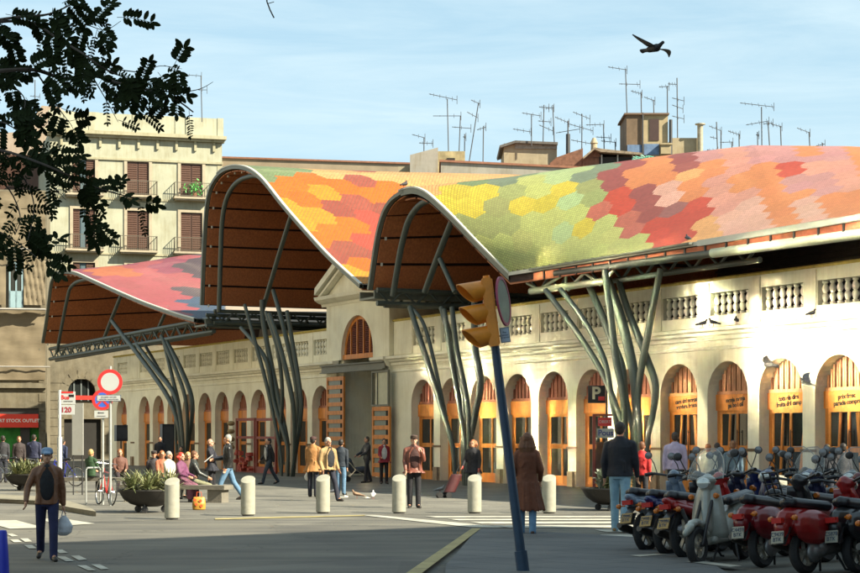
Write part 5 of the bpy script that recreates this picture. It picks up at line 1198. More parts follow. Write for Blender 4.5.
    for _ in range(7):    # folds
        z = rd.uniform(.0, .42); s_ = rd.choice((-1, 1)); a = up(s_*rd.uniform(.02, .12), rd.choice((-1, 1))*.125, z); B.cap(a, a+V(rd.uniform(-.06, .06), 0, rd.uniform(-.16, -.06)), .022*k, .012*k, 8)
    if coat:
        for _ in range(12):
            t = rd.uniform(0, 6.28); r0 = .19+.03; a = P+V(r0*math.cos(t)*.9, .15*math.sin(t), -.05); c = P+V((.20+fx*1.3)*math.cos(t+.1), (.15+fx)*math.sin(t+.1), -coat); B.cap(a, c, .016*k, .028*k, 8)
    tm = cm('top_'+top, topc, toprough); B.build('jacket', tm, root, .014, 2)
    if shirt:
        B = Blob(); a, c = up(0, -.135, .50), up(0, -.14, .10); B.ell((a+c)/2+V(0, .012, -.03), (.125*k*wide, .056*k, .28*k)); B.ell(up(0, -.10, .53), (.055*k, .05*k, .05*k)); B.build('shirt_front', cm('shirt_%d%d%d' % tuple(int(c*100) for c in shirt), shirt, .8), root, .012, 2)
        for s_ in (1, -1): b = MB(); a, c = up(s_*.035, -.15, .53), up(s_*.085, -.155, .36); b.beam(a, c+V(s_*.035, .012, 0), .05*k, .02*k, up=(0, 1, 0)); b.beam(up(s_*.12, -.140, .36), up(s_*.125, -.142, -.04), .035*k, .016*k, up=(0, 1, 0)); b.build('lapel', tm, root)
    # hair, hat
    if not bald:
        B = Blob(); B.ell(h(0, .028, .045), (.088*k, .095*k, .098*k))
        if hairlen > 0:
            B.ell(h(0, .05, -.03), (.095*k, .07*k, .12*k)); n = 7
            for q in range(n): 
                a = math.pi*q/(n-1); 
                c = h(.085*math.cos(a), .045+.045*math.sin(a), .02); mid = c+V(.03*math.cos(a), .02, -hairlen*.55); B.cap(c, mid, .035*k, .04*k, 8); B.cap(mid, mid+V(-.03*math.cos(a), .0, -hairlen*.45), .042*k, .024*k, 8)
        else: B.ell(h(0, .055, .0), (.082*k, .062*k, .08*k))
        if hairlen > .08:
            for q in range(int(90*hairlen)+14):
                t_ = rd.uniform(-.25, math.pi+.25); zz = rd.uniform(-hairlen*1.05, .09); c = h((.10+.02*rd.random())*math.cos(t_), .045+.07*math.sin(t_), .02+zz); B.cap(c, c+V(rd.uniform(-.02, .02), rd.uniform(-.01, .02), -.05), .017*k, .012*k, 6)
        ho = B.build('hair', HAIRM[hair], root, .012, 1)
    if glasses or near:
        for s_ in (1, -1): b = MB(); b.lathe([(.001, -.009*k), (.010*k, -.005*k), (.011*k, 0), (.001, .004*k)], 8, h(s_*.031, -.082, .012), axis='y'); b.build('eye', EYEM, root)
    if hat:
        kind, hc = hat; hmn = cm('hat_%d%d%d' % tuple(int(c*100) for c in hc), hc, .8); B = Blob()
        B.loft([(h(0, .012, .035), .096*k, .112*k), (h(0, .012, .075), .097*k, .112*k), (h(0, .012, .115), .085*k, .098*k), (h(0, .012, .14), .045*k, .05*k)])
        if kind == 'cap': B.cap(h(-.035, -.10, .05), h(-.03, -.155, .04), .028*k, .022*k, 8); B.cap(h(.035, -.10, .05), h(.03, -.155, .04), .028*k, .022*k, 8); B.cap(h(0, -.10, .055), h(0, -.165, .042), .026*k, .022*k, 8)
        if kind == 'flat': B.ell(h(0, -.02, .105), (.10*k, .125*k, .035*k)); B.cap(h(-.04, -.11, .07), h(.04, -.11, .07), .022*k)
        B.build('hat', hmn, root, .012, 2)
    if glasses:
        b = MB()
        for s_ in (1, -1): b.tube([h(s_*.034+.024*math.cos(t), -.104, .012+.02*math.sin(t)) for t in [2*math.pi*q/12 for q in range(12)]], .004, 5, closed=True)
        b.build('glasses', BLACK, root)
    if glove:
        for sd in 'lr':
            sh, el, wr, fd = J[sd+'a']; B = Blob(); B.cap(wr, wr+fd*.10*k, .036*k, .036*k); B.build('glove', cm('glove', glove, .7), root, .012, 1)
    M = Matrix.Translation(base) @ Matrix.Rotation(rz, 4, 'Z')
    if bag:
        sd, bc, blab, bs = bag; wr = J[sd+'a'][2]+J[sd+'a'][3]*.09*k; w_ = M @ wr
        o = empty('carrier_bag', w_, rz, blab, 'bag'); B = Blob()
        B.loft([(Vector((0, 0, -.10*bs)), .03, .02), (Vector((0, 0, -.17*bs)), .10*bs, .06*bs), (Vector((.01, 0, -.30*bs)), .16*bs, .10*bs), (Vector((0, 0, -.42*bs)), .15*bs, .10*bs), (Vector((-.01, 0, -.48*bs)), .07*bs, .05*bs)])
        for q in range(6): B.ell(Vector((rd.uniform(-.1, .1)*bs, rd.uniform(-.05, .05)*bs, rd.uniform(-.42, -.22)*bs)), (.07*bs, .06*bs, .07*bs))
        B.build('sack', mat('bag_%d' % int(bc[2]*100), bc, .45, .2, 9, .6, 14), o, .014, 1)
        b = MB(); b.tube([(-.03, 0, -.12*bs), (-.015, 0, -.02), (0, 0, .0)], .008, 6); b.tube([(.03, 0, -.12*bs), (.015, 0, -.02), (0, 0, .0)], .008, 6); b.build('handle', MATS['bag_%d' % int(bc[2]*100)], o)
    if paper:
        wr = M @ (J['ra'][2]+J['ra'][3]*.09*k); o = empty('folded_paper', wr, rz, 'folded white paper in the hands of the man in the black leather jacket', 'paper'); b = MB(); b.obox((.0, -.08, .04), (.22, .012, .3), (R(-50), 0, 0)); b.build('sheet', mat('paper_white', (.6, .6, .58), .7), o)
    root['wr_l'] = tuple(M @ J['la'][2]); root['wr_r'] = tuple(M @ J['ra'][2])
    return root
LEATHER_BR = (.16, .065, .028); NAVY = (.012, .014, .028); JEANS = (.10, .19, .30); JEANL = (.22, .36, .45)
FR, FL, FA = R(90), R(-90), R(180)
person(47, 557, R(12), 'man in a light blue cap and open brown leather jacket crossing the road', 1.56, 'leather_brown', LEATHER_BR, (.010, .012, .05), 'dark', hat=('cap', (.16, .24, .36)), legs=((.34, .10), (-.26, .42)), arms=((-.15, .2, .12), (.25, .42, .30)), shirt=(.008, .008, .01), toprough=.5,
       bag=('l', (.48, .50, .54), 'crumpled pale translucent carrier bag held by the man in the blue cap', .75), Y=25.2)
person(228, 500, R(-78), 'grey haired man in a black leather jacket and blue jeans striding left with a paper', 1.77, 'leather_black', (.018, .018, .018), JEANS, 'grey', legs=((.42, .12), (-.35, .25)), arms=((-.1, .08, .5), (.35, .05, 1.1)), toprough=.3, paper=True)
person(212, 496, R(80), 'bald man in a long dark navy coat facing the man in the black leather jacket', 1.60, 'navy_coat', (.010, .011, .02), (.012, .012, .016), bald=True, coat=.18, legs=((.03, .02), (-.03, .02)), arms=((.5, .05, 1.2), (.4, .05, 1.2)), lean=.1, skin=SKIN2)
person(269, 484, R(-62), 'dark haired man in a black jacket and jeans walking left before the steel trunks', 1.64, 'black_suit', (.012, .012, .014), (.035, .045, .06), legs=((.42, .15), (-.38, .2)), arms=((-.35, .08, .3), (.35, .08, .4)), shirt=(.4, .4, .4))
person(313, 497, R(165), 'person in a tan coat and dark hat seen from behind, holding a white bag', 1.66, 'tan_coat', (.34, .16, .05), (.02, .022, .035), 'dark', hat=('flat', (.05, .02, .018)), coat=.22, legs=((.03, .02), (-.03, .02)), bag=('l', (.62, .62, .60), 'white carrier bag hanging beside the tan coat', .72))
person(328, 501, R(38), 'man in an open tan jacket over a dark waistcoat stepping forward behind a bollard', 1.70, 'tan_jacket', (.34, .22, .10), (.014, .016, .03), 'grey', legs=((.45, .15), (-.25, .3)), arms=((.1, .12, .5), (-.1, .15, .5)), shirt=(.012, .013, .018), coat=.05, wide=1.12)
person(341, 495, R(170), 'person in a dark blue jacket and jeans seen from behind, right of the tan jacket', 1.58, 'dark_blue', (.014, .022, .035), JEANS, 'dark', legs=((.03, .02), (-.03, .02)))
person(384, 484, R(8), 'woman in a crimson coat and white scarf standing by the sliding shutter', 1.58, 'crimson', (.24, .012, .022), (.02, .012, .012), 'dark', legs=((.05, .02), (-.05, .02)), coat=.12, shirt=(.55, .52, .48), fem=True, arms=((.1, .12, .3), (.2, .12, 1.0)))
person(414, 508, R(6), 'older man in a flat cap and worn leather jacket raising a hand to his mouth', 1.70, 'worn_leather', (.17, .055, .035), (.010, .010, .012), 'grey', hat=('flat', (.06, .035, .025)), legs=((.05, .02), (-.05, .05)), coat=.1, shirt=(.05, .018, .016), arms=((.55, .1, 1.95), (.1, .12, .45)), toprough=.45, skin=SKIN2, wide=1.1)
person(473, 497, R(-25), 'woman in a black coat with curly ginger hair, glasses and red gloves pulling a trolley', 1.60, 'black_coat', (.014, .013, .016), (.012, .012, .02), 'ginger', hairlen=.10, legs=((.3, .1), (-.3, .2)), coat=.2, fem=True, arms=((.1, .2, .25), (.25, .2, .5)), glasses=True, glove=(.35, .02, .02), wide=1.15,
       bag=('l', (.60, .60, .56), 'white carrier bag in the right hand of the trolley woman', .62))
person(527, 536, R(176), 'woman in an ankle length dark brown coat with long curly hair walking away', 1.74, 'brown_velvet', (.12, .034, .012), JEANS, 'brown', hairlen=.26, legs=((.06, .05), (-.16, .1)), coat=.52, fem=True, arms=((-.1, .3, .7), (.0, .28, .7)), shoe=(.06, .03, .02), Y=31.3)
person(620, 531, R(160), 'tall man in a black jacket and faded jeans walking away beside the scooters', 1.93, 'black_jacket', (.009, .010, .016), JEANL, 'dark', legs=((.10, .05), (-.12, .12)), arms=((-.1, .18, .3), (.1, .16, .3)), shoe=(.25, .15, .06), Y=32.4, wide=1.15)
person(642, 500, R(160), 'person in a bright red top half hidden behind the tall man in black', 1.55, 'bright_red', (.42, .012, .012), (.02, .02, .025), 'brown', legs=((.05, .02), (-.05, .05)), Y=42)
person(675, 503, R(170), 'man in a pale lilac shirt walking towards the market doors', 1.77, 'lilac_shirt', (.42, .36, .50), (.03, .04, .06), 'dark', legs=((.1, .05), (-.1, .1)), arms=((-.05, .15, .15), (.05, .15, .15)), Y=43.5, wide=1.12)
person(708, 500, R(172), 'person with short ginger hair in a cream top by the market doors', 1.50, 'cream_top', (.50, .47, .36), (.03, .03, .04), 'ginger', legs=((.05, .02), (-.05, .05)), Y=42, skin=SKIN2)
person(717, 500, R(190), 'dark haired person close behind the cream top', 1.52, 'charcoal_top', (.03, .03, .035), (.03, .03, .04), 'dark', legs=((.05, .02), (-.05, .05)), Y=43)
person(733, 500, R(170), 'person in a slate blue top seen through a scooter windscreen', 1.58, 'slate_top', (.05, .09, .13), (.03, .03, .04), 'brown', legs=((.05, .02), (-.05, .05)), Y=41)
person(827, 500, R(170), 'dark clothed person standing behind the scooter windscreens, left one of two', 1.50, 'dark_slate', (.02, .022, .03), (.02, .02, .03), 'dark', legs=((.05, .02), (-.05, .05)), Y=40)
person(843, 500, R(200), 'dark clothed person standing behind the scooter windscreens, right one of two', 1.52, 'near_black', (.015, .014, .018), (.02, .02, .03), 'dark', legs=((.05, .02), (-.05, .05)), Y=40.6)
ST = ((1.45, 1.5), (1.35, 1.45))
person(120, 490, R(15), 'seated man in a maroon waistcoat with grey sleeves on the bench behind the bicycle', 1.62, 'maroon_grey', (.12, .05, .035), (.03, .02, .025), 'ginger', sit=True, legs=ST, arms=((.4, .1, .9), (.4, .1, .9)), skin=SKIN2, Y=56)
person(91, 489, R(150), 'blond person in a dark green coat sitting with their back turned on the left bench', 1.62, 'dark_green', (.02, .055, .02), (.03, .03, .03), 'blond', sit=True, legs=ST, arms=((.4, .1, .9), (.4, .1, .9)), Y=55)
person(162, 497, R(30), 'ginger haired seated woman in an orange scarf behind the spiky planter', 1.60, 'rust_scarf', (.30, .10, .05), (.03, .03, .03), 'ginger', sit=True, legs=ST, arms=((.4, .1, .9), (.4, .1, .9)), fem=True, Y=51.5, hairlen=.06)
person(169, 499, R(60), 'grey haired seated person in a cream coat behind the leftmost bollard', 1.60, 'cream_coat', (.50, .48, .38), (.10, .09, .07), 'grey', sit=True, legs=ST, arms=((.4, .1, .9), (.4, .1, .9)), Y=49.5, skin=SKIN2)
person(154, 497, R(10), 'seated person in a dark cap half hidden by the spiky leaves', 1.58, 'dark_seated', (.03, .025, .03), (.03, .03, .03), 'dark', hat=('flat', (.04, .03, .03)), sit=True, legs=ST, Y=52.5)
person(181, 503, R(62), 'seated woman with bright red hair in a purple coat and patterned skirt', 1.58, 'purple_coat', (.13, .035, .09), (.03, .03, .03), 'red', sit=True, legs=((1.2, 1.1), (1.1, 1.15)), skirt=(.14, .05, .08), arms=((.4, .1, .9), (.4, .1, .9)), fem=True, Y=47, hairlen=.05, skin=SKIN2)
person(188, 498, R(20), 'blond seated woman behind the bright red hair', 1.55, 'brown_seated', (.14, .07, .05), (.03, .03, .03), 'blond', sit=True, legs=ST, fem=True, Y=50, hairlen=.05)
person(194, 503, R(100), 'seated man in a dark grey jacket and khaki trousers with legs stretched to the right', 1.66, 'grey_leather', (.035, .04, .038), (.20, .20, .12), 'brown', sit=True, legs=((1.15, .75), (1.25, 1.0)), arms=((.5, .1, .6), (.5, .1, .6)), toprough=.4, Y=47.5)
person(181, 480, R(0), 'person in an ochre shirt sitting far back between the arches', 1.6, 'ochre_shirt', (.28, .12, .04), (.03, .03, .03), 'dark', sit=True, legs=ST, Y=72)
person(160, 480, R(10), 'dark clothed person standing by the black cabinet under the far arches', 1.65, 'black_far', (.015, .015, .02), (.02, .02, .02), 'dark', legs=((.05, .02), (-.05, .05)), Y=73)
person(34, 480, R(175), 'person in a navy jacket standing before the green shop at the left', 1.72, 'navy_far', (.014, .018, .05), (.02, .02, .03), 'dark', legs=((.05, .02), (-.05, .05)), Y=66, wide=1.2)
person(19, 480, R(20), 'dark clothed person left of the navy jacket before the green shop', 1.66, 'dark_far', (.03, .02, .02), (.02, .02, .03), 'brown', legs=((.05, .02), (-.05, .05)), Y=67)
person(3, 480, R(190), 'dark clothed person cut by the left edge, before the green shop', 1.68, 'dark_edge', (.02, .02, .025), (.02, .02, .03), 'dark', legs=((.05, .02), (-.05, .05)), Y=66)
person(63, 480, R(150), 'person in a dark blue coat right of the bus stop pole', 1.55, 'blue_far', (.012, .02, .06), (.02, .02, .03), 'dark', legs=((.05, .02), (-.05, .05)), Y=67)
person(367, 480, R(-60), 'dark clothed person pushing the stroller out of the market doorway', 1.66, 'pusher_dark', (.014, .014, .02), (.015, .015, .02), 'dark', legs=((.2, .1), (-.2, .1)), arms=((.5, .1, .6), (.5, .1, .6)), Y=66)
# ------------------------------------------------------------------ scooters
GREYM = mat('engine_grey', (.16, .16, .16), .4, .3, 8, metal=.6); SEATM = mat('seat_vinyl', (.012, .012, .016), .35, .2, 6); ORANGEL = mat('indicator_orange', (.45, .12, .01), .25, .1); REDL = mat('tail_red', (.40, .012, .008), .2, .1)
MIRR = mat('mirror_glass', (.13, .14, .16), .15, 0, metal=1); SCRN = mat('windscreen', (.55, .6, .6), .05, 0, alpha=.17); RIMM = mat('rim_alloy', (.30, .28, .24), .35, .2, 6, metal=.5)
def paint(name, col, rough=.3): return mat('paint_'+name, col, rough, .2, 5, coat=.25)
def plate_mat(c): return mat('plate_%d' % int(c[2]*100), c, .5, .15, 6)
def wheel(parent, x, rad, wd, rimm=RIMM, spokes=5):
    o = MB(); prof = [(rad-.085, -wd*.4), (rad-.03, -wd*.5), (rad-.006, -wd*.28), (rad, 0), (rad-.006, wd*.28), (rad-.03, wd*.5), (rad-.085, wd*.4)]
    n = 36; v = [(x+r*math.cos(2*math.pi*k/n), y, rad+r*math.sin(2*math.pi*k/n)) for r, y in prof for k in range(n)]; m = len(prof)
    o.add(v, [(i*n+k, i*n+(k+1) % n, ((i+1) % m)*n+(k+1) % n, ((i+1) % m)*n+k) for i in range(m) for k in range(n)])
    w_ = o.build('wheel', RUBBER, parent, smooth=True)
    o = MB(); rr = rad-.08; pr = [(rr, -wd*.38), (rr+.012, -wd*.38), (rr+.012, wd*.38), (rr, wd*.38), (rr-.02, 0)]; m = len(pr)
    v = [(x+r*math.cos(2*math.pi*k/n), y, rad+r*math.sin(2*math.pi*k/n)) for r, y in pr for k in range(n)]
    o.add(v, [(i*n+k, i*n+(k+1) % n, ((i+1) % m)*n+(k+1) % n, ((i+1) % m)*n+k) for i in range(m) for k in range(n)])
    for k in range(spokes):
        a = 2*math.pi*k/spokes+.3; c, s_ = math.cos(a), math.sin(a); o.beam((x+.03*c, 0, rad+.03*s_), (x+(rr+.005)*c, 0, rad+(rr+.005)*s_), .025, .045, up=(0, 1, 0))
    o.tube([(x, -wd*.5, rad), (x, wd*.5, rad)], .045, 14); o.build('rim', rimm, w_)
    return w_
def scooter(pt, ang, label, col, kind='moped', screen=False, case=None, plate=(.45, .25, .06), rim=RIMM, shieldcol=None, rack=False, rear=True, roll=.0, wr=.27):
    name = 'scooter'; r = empty(name, (pt.x, pt.y, 0), ang, label, 'scooter', 'scooters parked in a row at the right', rot=(roll, 0, ang))
    r.scale = (1.15,)*3; x0 = 0. if rear else -1.27; P = paint(col[0], col[1]); P2 = paint(*shieldcol) if shieldcol else P
    R_ = wr if kind == 'moped' else .235; wd = .09 if kind == 'moped' else .11
    wheel(r, x0, R_, wd, rim); fw = wheel(r, x0+1.27, R_-.005, wd-.01, rim)
    V = lambda x, y, z: Vector((x0+x, y, z))
    B = Blob()
    if kind == 'moped':
        B.cap(V(-.30, 0, .70), V(.25, 0, .60), .055, .13); B.cap(V(-.36, 0, .735), V(-.05, 0, .68), .04, .10); B.cap(V(.2, .05, .55), V(.5, .03, .36), .12, .08); B.cap(V(.2, -.05, .55), V(.5, -.03, .36), .12, .08)
        B.cap(V(-.22, .07, .66), V(.2, .10, .56), .045, .07); B.cap(V(-.22, -.07, .66), V(.2, -.10, .56), .045, .07)
    else:
        for y in (-1, 1): B.ell(V(.05, y*.13, .50), (.36, .12, .20), (0, .12, 0)); 
        B.ell(V(.0, 0, .57), (.42, .15, .17), (0, .15, 0)); B.cap(V(-.36, 0, .52), V(-.32, 0, .38), .08, .06); B.cap(V(.3, 0, .5), V(.5, 0, .34), .14, .10)
    B.build('body', P, r, .013, 3)
    B = Blob(); B.cap(V(.38, .07, .30), V(.95, .07, .28), .05); B.cap(V(.38, -.07, .30), V(.95, -.07, .28), .05); B.cap(V(.38, 0, .29), V(.95, 0, .27), .05); B.cap(V(-.02, .10, .26), V(.4, .09, .30), .08, .06); B.build('floorboard', BLACK if kind == 'moped' else P, r, .013, 2)
    b = MB(); rows = []       # leg shield
    for t in range(9):
        z = .30+.62*t/8; xx = .93+.10*math.sin(t/8*2.2)-.10*(t/8)-.02; w_ = (.19 if kind == 'moped' else .23)*(1-.45*(t/8)**2); rows.append([V(xx-.07*abs(u)**2, w_*u, z) for u in (-1, -.7, -.35, 0, .35, .7, 1)])
    b.grid(rows); sh = b.build('leg_shield', P2, r, smooth=True, angle=180); md = sh.modifiers.new('s', 'SOLIDIFY'); md.thickness = .035; md.offset = 0
    B = Blob(); B.cap(V(.98, 0, .42), V(.90, 0, .92), .075, .06); B.cap(V(.90, 0, .93), V(.86, 0, 1.0), .09, .07); B.ell(V(.90, 0, .98), (.10, .13, .065)); B.build('steering_head', P2, r, .013, 2)
    B = Blob()       # front mudguard
    for k in range(7): a = R(35+k*20); B.cap(V(1.27+(R_+.035)*math.cos(a), -.02, R_+(R_+.035)*math.sin(a)), V(1.27+(R_+.035)*math.cos(a+R(18)), .02, R_+(R_+.035)*math.sin(a+R(18))), .045, .045, 8)
    B.build('front_mudguard', P2, r, .013, 2)
    b = MB(); b.tube([V(.92, .07, .75), V(1.12, .075, .48), V(1.27, .075, R_)], .022, 10); b.tube([V(.92, -.07, .75), V(1.12, -.075, .48), V(1.27, -.075, R_)], .022, 10); b.tube([V(1.27, -.09, R_), V(1.27, .09, R_)], .02, 8); b.build('fork', BLACK, r, smooth=True)
    B = Blob(); B.cap(V(-.22, 0, .80), V(.18, 0, .74), .06, .075); B.cap(V(-.20, .06, .79), V(.42, .05, .73), .055, .06); B.cap(V(-.20, -.06, .79), V(.42, -.05, .73), .055, .06); B.build('seat', SEATM, r, .013, 3)
    b = MB(); b.tube([V(.74, .36, 1.03), V(.82, .28, 1.04), V(.88, .12, 1.0), V(.88, -.12, 1.0), V(.82, -.28, 1.04), V(.74, -.36, 1.03)], [.02, .018, .016, .016, .018, .02], 10); b.tube([V(.73, .37, 1.03), V(.80, .29, 1.04)], .026, 10); b.tube([V(.73, -.37, 1.03), V(.80, -.29, 1.04)], .026, 10)
    b.tube([V(.84, .30, 1.03), V(.90, .36, 1.00)], .008, 6); b.tube([V(.84, -.30, 1.03), V(.90, -.36, 1.0)], .008, 6); b.build('handlebar', BLACK, r, smooth=True)
    for y in (-1, 1):
        b = MB(); b.tube([V(.84, y*.24, 1.03), V(.88, y*.30, 1.18), V(.86, y*.35, 1.27)], .008, 6); B2 = b
        b.lathe([(.01, .024), (.040, .018), (.050, 0), (.045, -.012)], 18, V(.87, y*.37, 1.29), axis='x', sx=1.2); mo = b.build('mirror', BLACK, r, smooth=True)
        b = MB(); b.lathe([(.044, 0), (.001, -.001)], 18, V(.857, y*.37, 1.29), axis='x', sx=1.2); b.build('mirror_glass', MIRR, mo)
    b = MB(); b.lathe([(.02, .03), (.062, .02), (.068, 0), (.062, -.06)], 18, V(.985, 0, .955), axis='x', sx=1.25); b.build('headlight', mat('headlight_glass', (.5, .52, .5), .08, 0, metal=.5), r, smooth=True)
    b = MB(); b.obox(V(-.37, 0, .66) if kind == 'moped' else V(-.42, 0, .60), (.06, .13, .06)); b.build('tail_light', REDL, r)
    for y in (-1, 1):
        b = MB(); b.lathe([(.005, -.03), (.028, -.02), (.034, .01), (.02, .03)], 12, V(-.33, y*.16, .62), axis='x'); b.tube([V(-.3, y*.08, .62), V(-.32, y*.15, .62)], .01, 6); b.build('indicator', ORANGEL, r, smooth=True)
        b = MB(); b.lathe([(.02, .03), (.036, .01), (.03, -.03)], 12, V(1.0, y*.16, .80), axis='x'); b.build('indicator', ORANGEL, r, smooth=True)
    b = MB(); a = R(28) if kind == 'moped' else R(12); c = V(-.43, 0, .46) if kind == 'moped' else V(-.45, 0, .42)
    b.obox(c, (.012, .16, .135 if kind != 'moped' else .14), (0, a, 0)); pl = b.build('number_plate', plate_mat(plate), r)
    tx = text_mesh('plate_lettering', 'C%04d\nBTK' % (abs(hash2(label)) % 10000), .062, MATS['ink'], r, (0, 0, 0), depth=.001)
    tx.matrix_local = Matrix.Translation(c) @ Matrix.Rotation(a, 4, 'Y') @ Matrix.Translation((-.010, 0, 0)) @ Euler((R(90), 0, R(-90))).to_matrix().to_4x4()
    b = MB(); b.beam(V(-.22, 0, .60), c+Vector((.01, 0, .03)), .10, .015); b.beam(V(-.30, 0, .52), c+Vector((.02, 0, -.08)), .16, .012); b.build('rear_mudguard', BLACK, r)
    B = Blob(); B.cap(V(.0, -.14, R_), V(.42, -.12, .30), .07, .10); B.cap(V(.1, -.14, R_+.02), V(.3, -.15, .34), .09, .08); B.ell(V(.0, -.13, R_), (.12, .05, .12)); B.build('engine', GREYM, r, .016, 1)
    b = MB(); b.tube([V(.35, .12, .22), V(.10, .16, .26), V(-.28, .17, .36), V(-.34, .17, .38)], [.03, .05, .055, .04], 12); b.build('exhaust', mat('exhaust_dark', (.05, .045, .04), .4, .3, 8, metal=.6), r, smooth=True)
    b = MB(); b.tube([V(-.18, .11, .62), V(.0, .11, R_)], .025, 10); b.tube([V(-.18, -.11, .62), V(.0, -.11, R_)], .025, 10); b.build('shock_absorber', GREYM, r, smooth=True)
    b = MB(); b.tube([V(.42, .10, .24), V(.50, .17, .02), V(.53, .19, .015)], .014, 8); b.tube([V(.42, -.10, .24), V(.50, -.17, .02), V(.53, -.19, .015)], .014, 8); b.build('stand', BLACK, r)
    if screen:
        b = MB(); rows = []
        for t in range(8):
            z = 1.0+.36*t/7; w_ = .23*math.sqrt(max(.02, 1-(t/7.3)**2.4)); rows.append([V(.98-.20*t/7-.05*u*u, w_*u, z) for u in [-1+q/4 for q in range(9)]])
        b.grid(rows); b.build('windscreen', SCRN, r, smooth=True, angle=180)
        e = [q for q in rows]; edge = [q[0] for q in e]+[e[-1][k] for k in range(1, 8)]+[q[-1] for q in e[::-1]]
        b = MB(); b.tube(edge, .006, 6); b.build('windscreen_edge', mat('screen_edge', (.25, .26, .25), .3), r)
    if case:
        B = Blob(); B.loft([(V(-.36, 0, .86), .17, .18), (V(-.36, 0, .90), .20, .22), (V(-.36, 0, 1.02), .20, .22), (V(-.36, 0, 1.12), .17, .19), (V(-.36, 0, 1.16), .10, .12)]); B.build('top_case', paint(*case), r, .014, 2)
    if rack:
        b = MB()
        for y in (-.09, 0, .09): b.tube([V(-.25, y, .84), V(-.42, y, .88), V(-.50, y, 1.12)], .010, 6)
        for q in (V(-.42, 0, .88), V(-.46, 0, 1.0), V(-.50, 0, 1.12)): b.tube([q+Vector((0, -.10, 0)), q+Vector((0, .10, 0))], .010, 6)
        b.build('luggage_rack', BLACK, r)
    return r
def hash2(s): 
    h = 7
    for c in s: h = (h*31+ord(c)) % 99991
    return h
YP = (.30, .19, .06); WP = (.27, .255, .20)
scooter(gnd(647, 552.5), R(52), 'moped with a silver blue tail and a dark yellow plate, leftmost of the row', ('silver_blue', (.13, .17, .23)), plate=YP, roll=R(-6), wr=.26)
scooter(gnd(668, 556.5), R(50), 'dark blue moped with a yellow plate, second from the left in the row', ('deep_blue', (.012, .018, .09)), plate=YP, roll=R(-6), shieldcol=('black_gloss', (.012, .012, .014)))
scooter(gnd(687, 560), R(48), 'bright red moped with a large five spoke wheel beside the white scooter', ('bright_red', (.26, .008, .008)), plate=YP, roll=R(-6), wr=.30)
scooter(gnd(698, 565.5), R(236), 'white scooter facing the viewer with its headlight and tall leg shield, between the red ones', ('off_white', (.27, .28, .25)), 'vespa', screen=True, rear=False, plate=WP, roll=R(4))
scooter(gnd(763, 567.5), R(46), 'dark red scooter with a rounded tail and pale plate right of the white scooter', ('dark_red', (.13, .006, .010)), 'vespa', plate=WP, roll=R(-5), shieldcol=('black_gloss', (.012, .012, .014)), wr=.26)
scooter(gnd(806, 574), R(42), 'red scooter with wide smooth side panels and an upright luggage rack', ('scooter_red', (.21, .008, .008)), 'vespa', plate=WP, roll=R(-6), rack=True)
scooter(gnd(858, 573), R(44), 'black scooter with a tilted pale plate partly behind the red one with the rack', ('black_gloss', (.012, .012, .014)), 'vespa', plate=WP, roll=R(-6))
scooter(gnd(893, 580), R(48), 'scooter with a pinkish red tail cut by the right edge of the picture', ('pink_red', (.32, .03, .06)), 'moped', plate=WP, roll=R(-6))
scooter(gnd(728, 546), R(50), 'dark blue scooter with a silver mirror behind the red moped', ('navy_gloss', (.008, .014, .07)), 'moped', roll=R(-5), plate=YP)
scooter(gnd(757, 548), R(228), 'black scooter facing the viewer with round mirrors in the second row', ('black_gloss', (.012, .012, .014)), 'moped', rear=False, roll=R(4), shieldcol=('navy_gloss', (.008, .014, .07)))
scooter(gnd(801, 549), R(232), 'dark blue scooter with a rounded windscreen in the second row, left of its black neighbour', ('navy_gloss', (.008, .014, .07)), 'vespa', screen=True, rear=False, roll=R(4))
scooter(gnd(843, 551), R(230), 'black scooter with a windscreen and grey top case ending the second row', ('black_gloss', (.012, .012, .014)), 'moped', screen=True, rear=False, roll=R(4), case=('case_grey', (.05, .05, .06)))
scooter(gnd(786, 556), R(48), 'black scooter squeezed between the dark red one and the one with the rack', ('blue_black', (.012, .014, .04)), 'moped', roll=R(-5), plate=WP)

scooter(gnd(711, 551), R(52), 'dark moped tucked in behind the white scooter', ('blue_black', (.012, .014, .04)), 'moped', roll=R(-6), plate=YP)
scooter(gnd(826, 562), R(44), 'very dark red scooter wedged behind the smooth sided red one', ('oxblood', (.09, .006, .010)), 'vespa', roll=R(-6), plate=WP)
scooter(gnd(781, 543), R(50), 'black moped with a small windscreen at the back of the second row', ('black_gloss', (.012, .012, .014)), 'moped', roll=R(-5), plate=YP, screen=True)
scooter(gnd(868, 556), R(230), 'navy scooter at the right edge behind the black one', ('navy_gloss', (.008, .014, .07)), 'vespa', roll=R(4), rear=False, plate=WP)

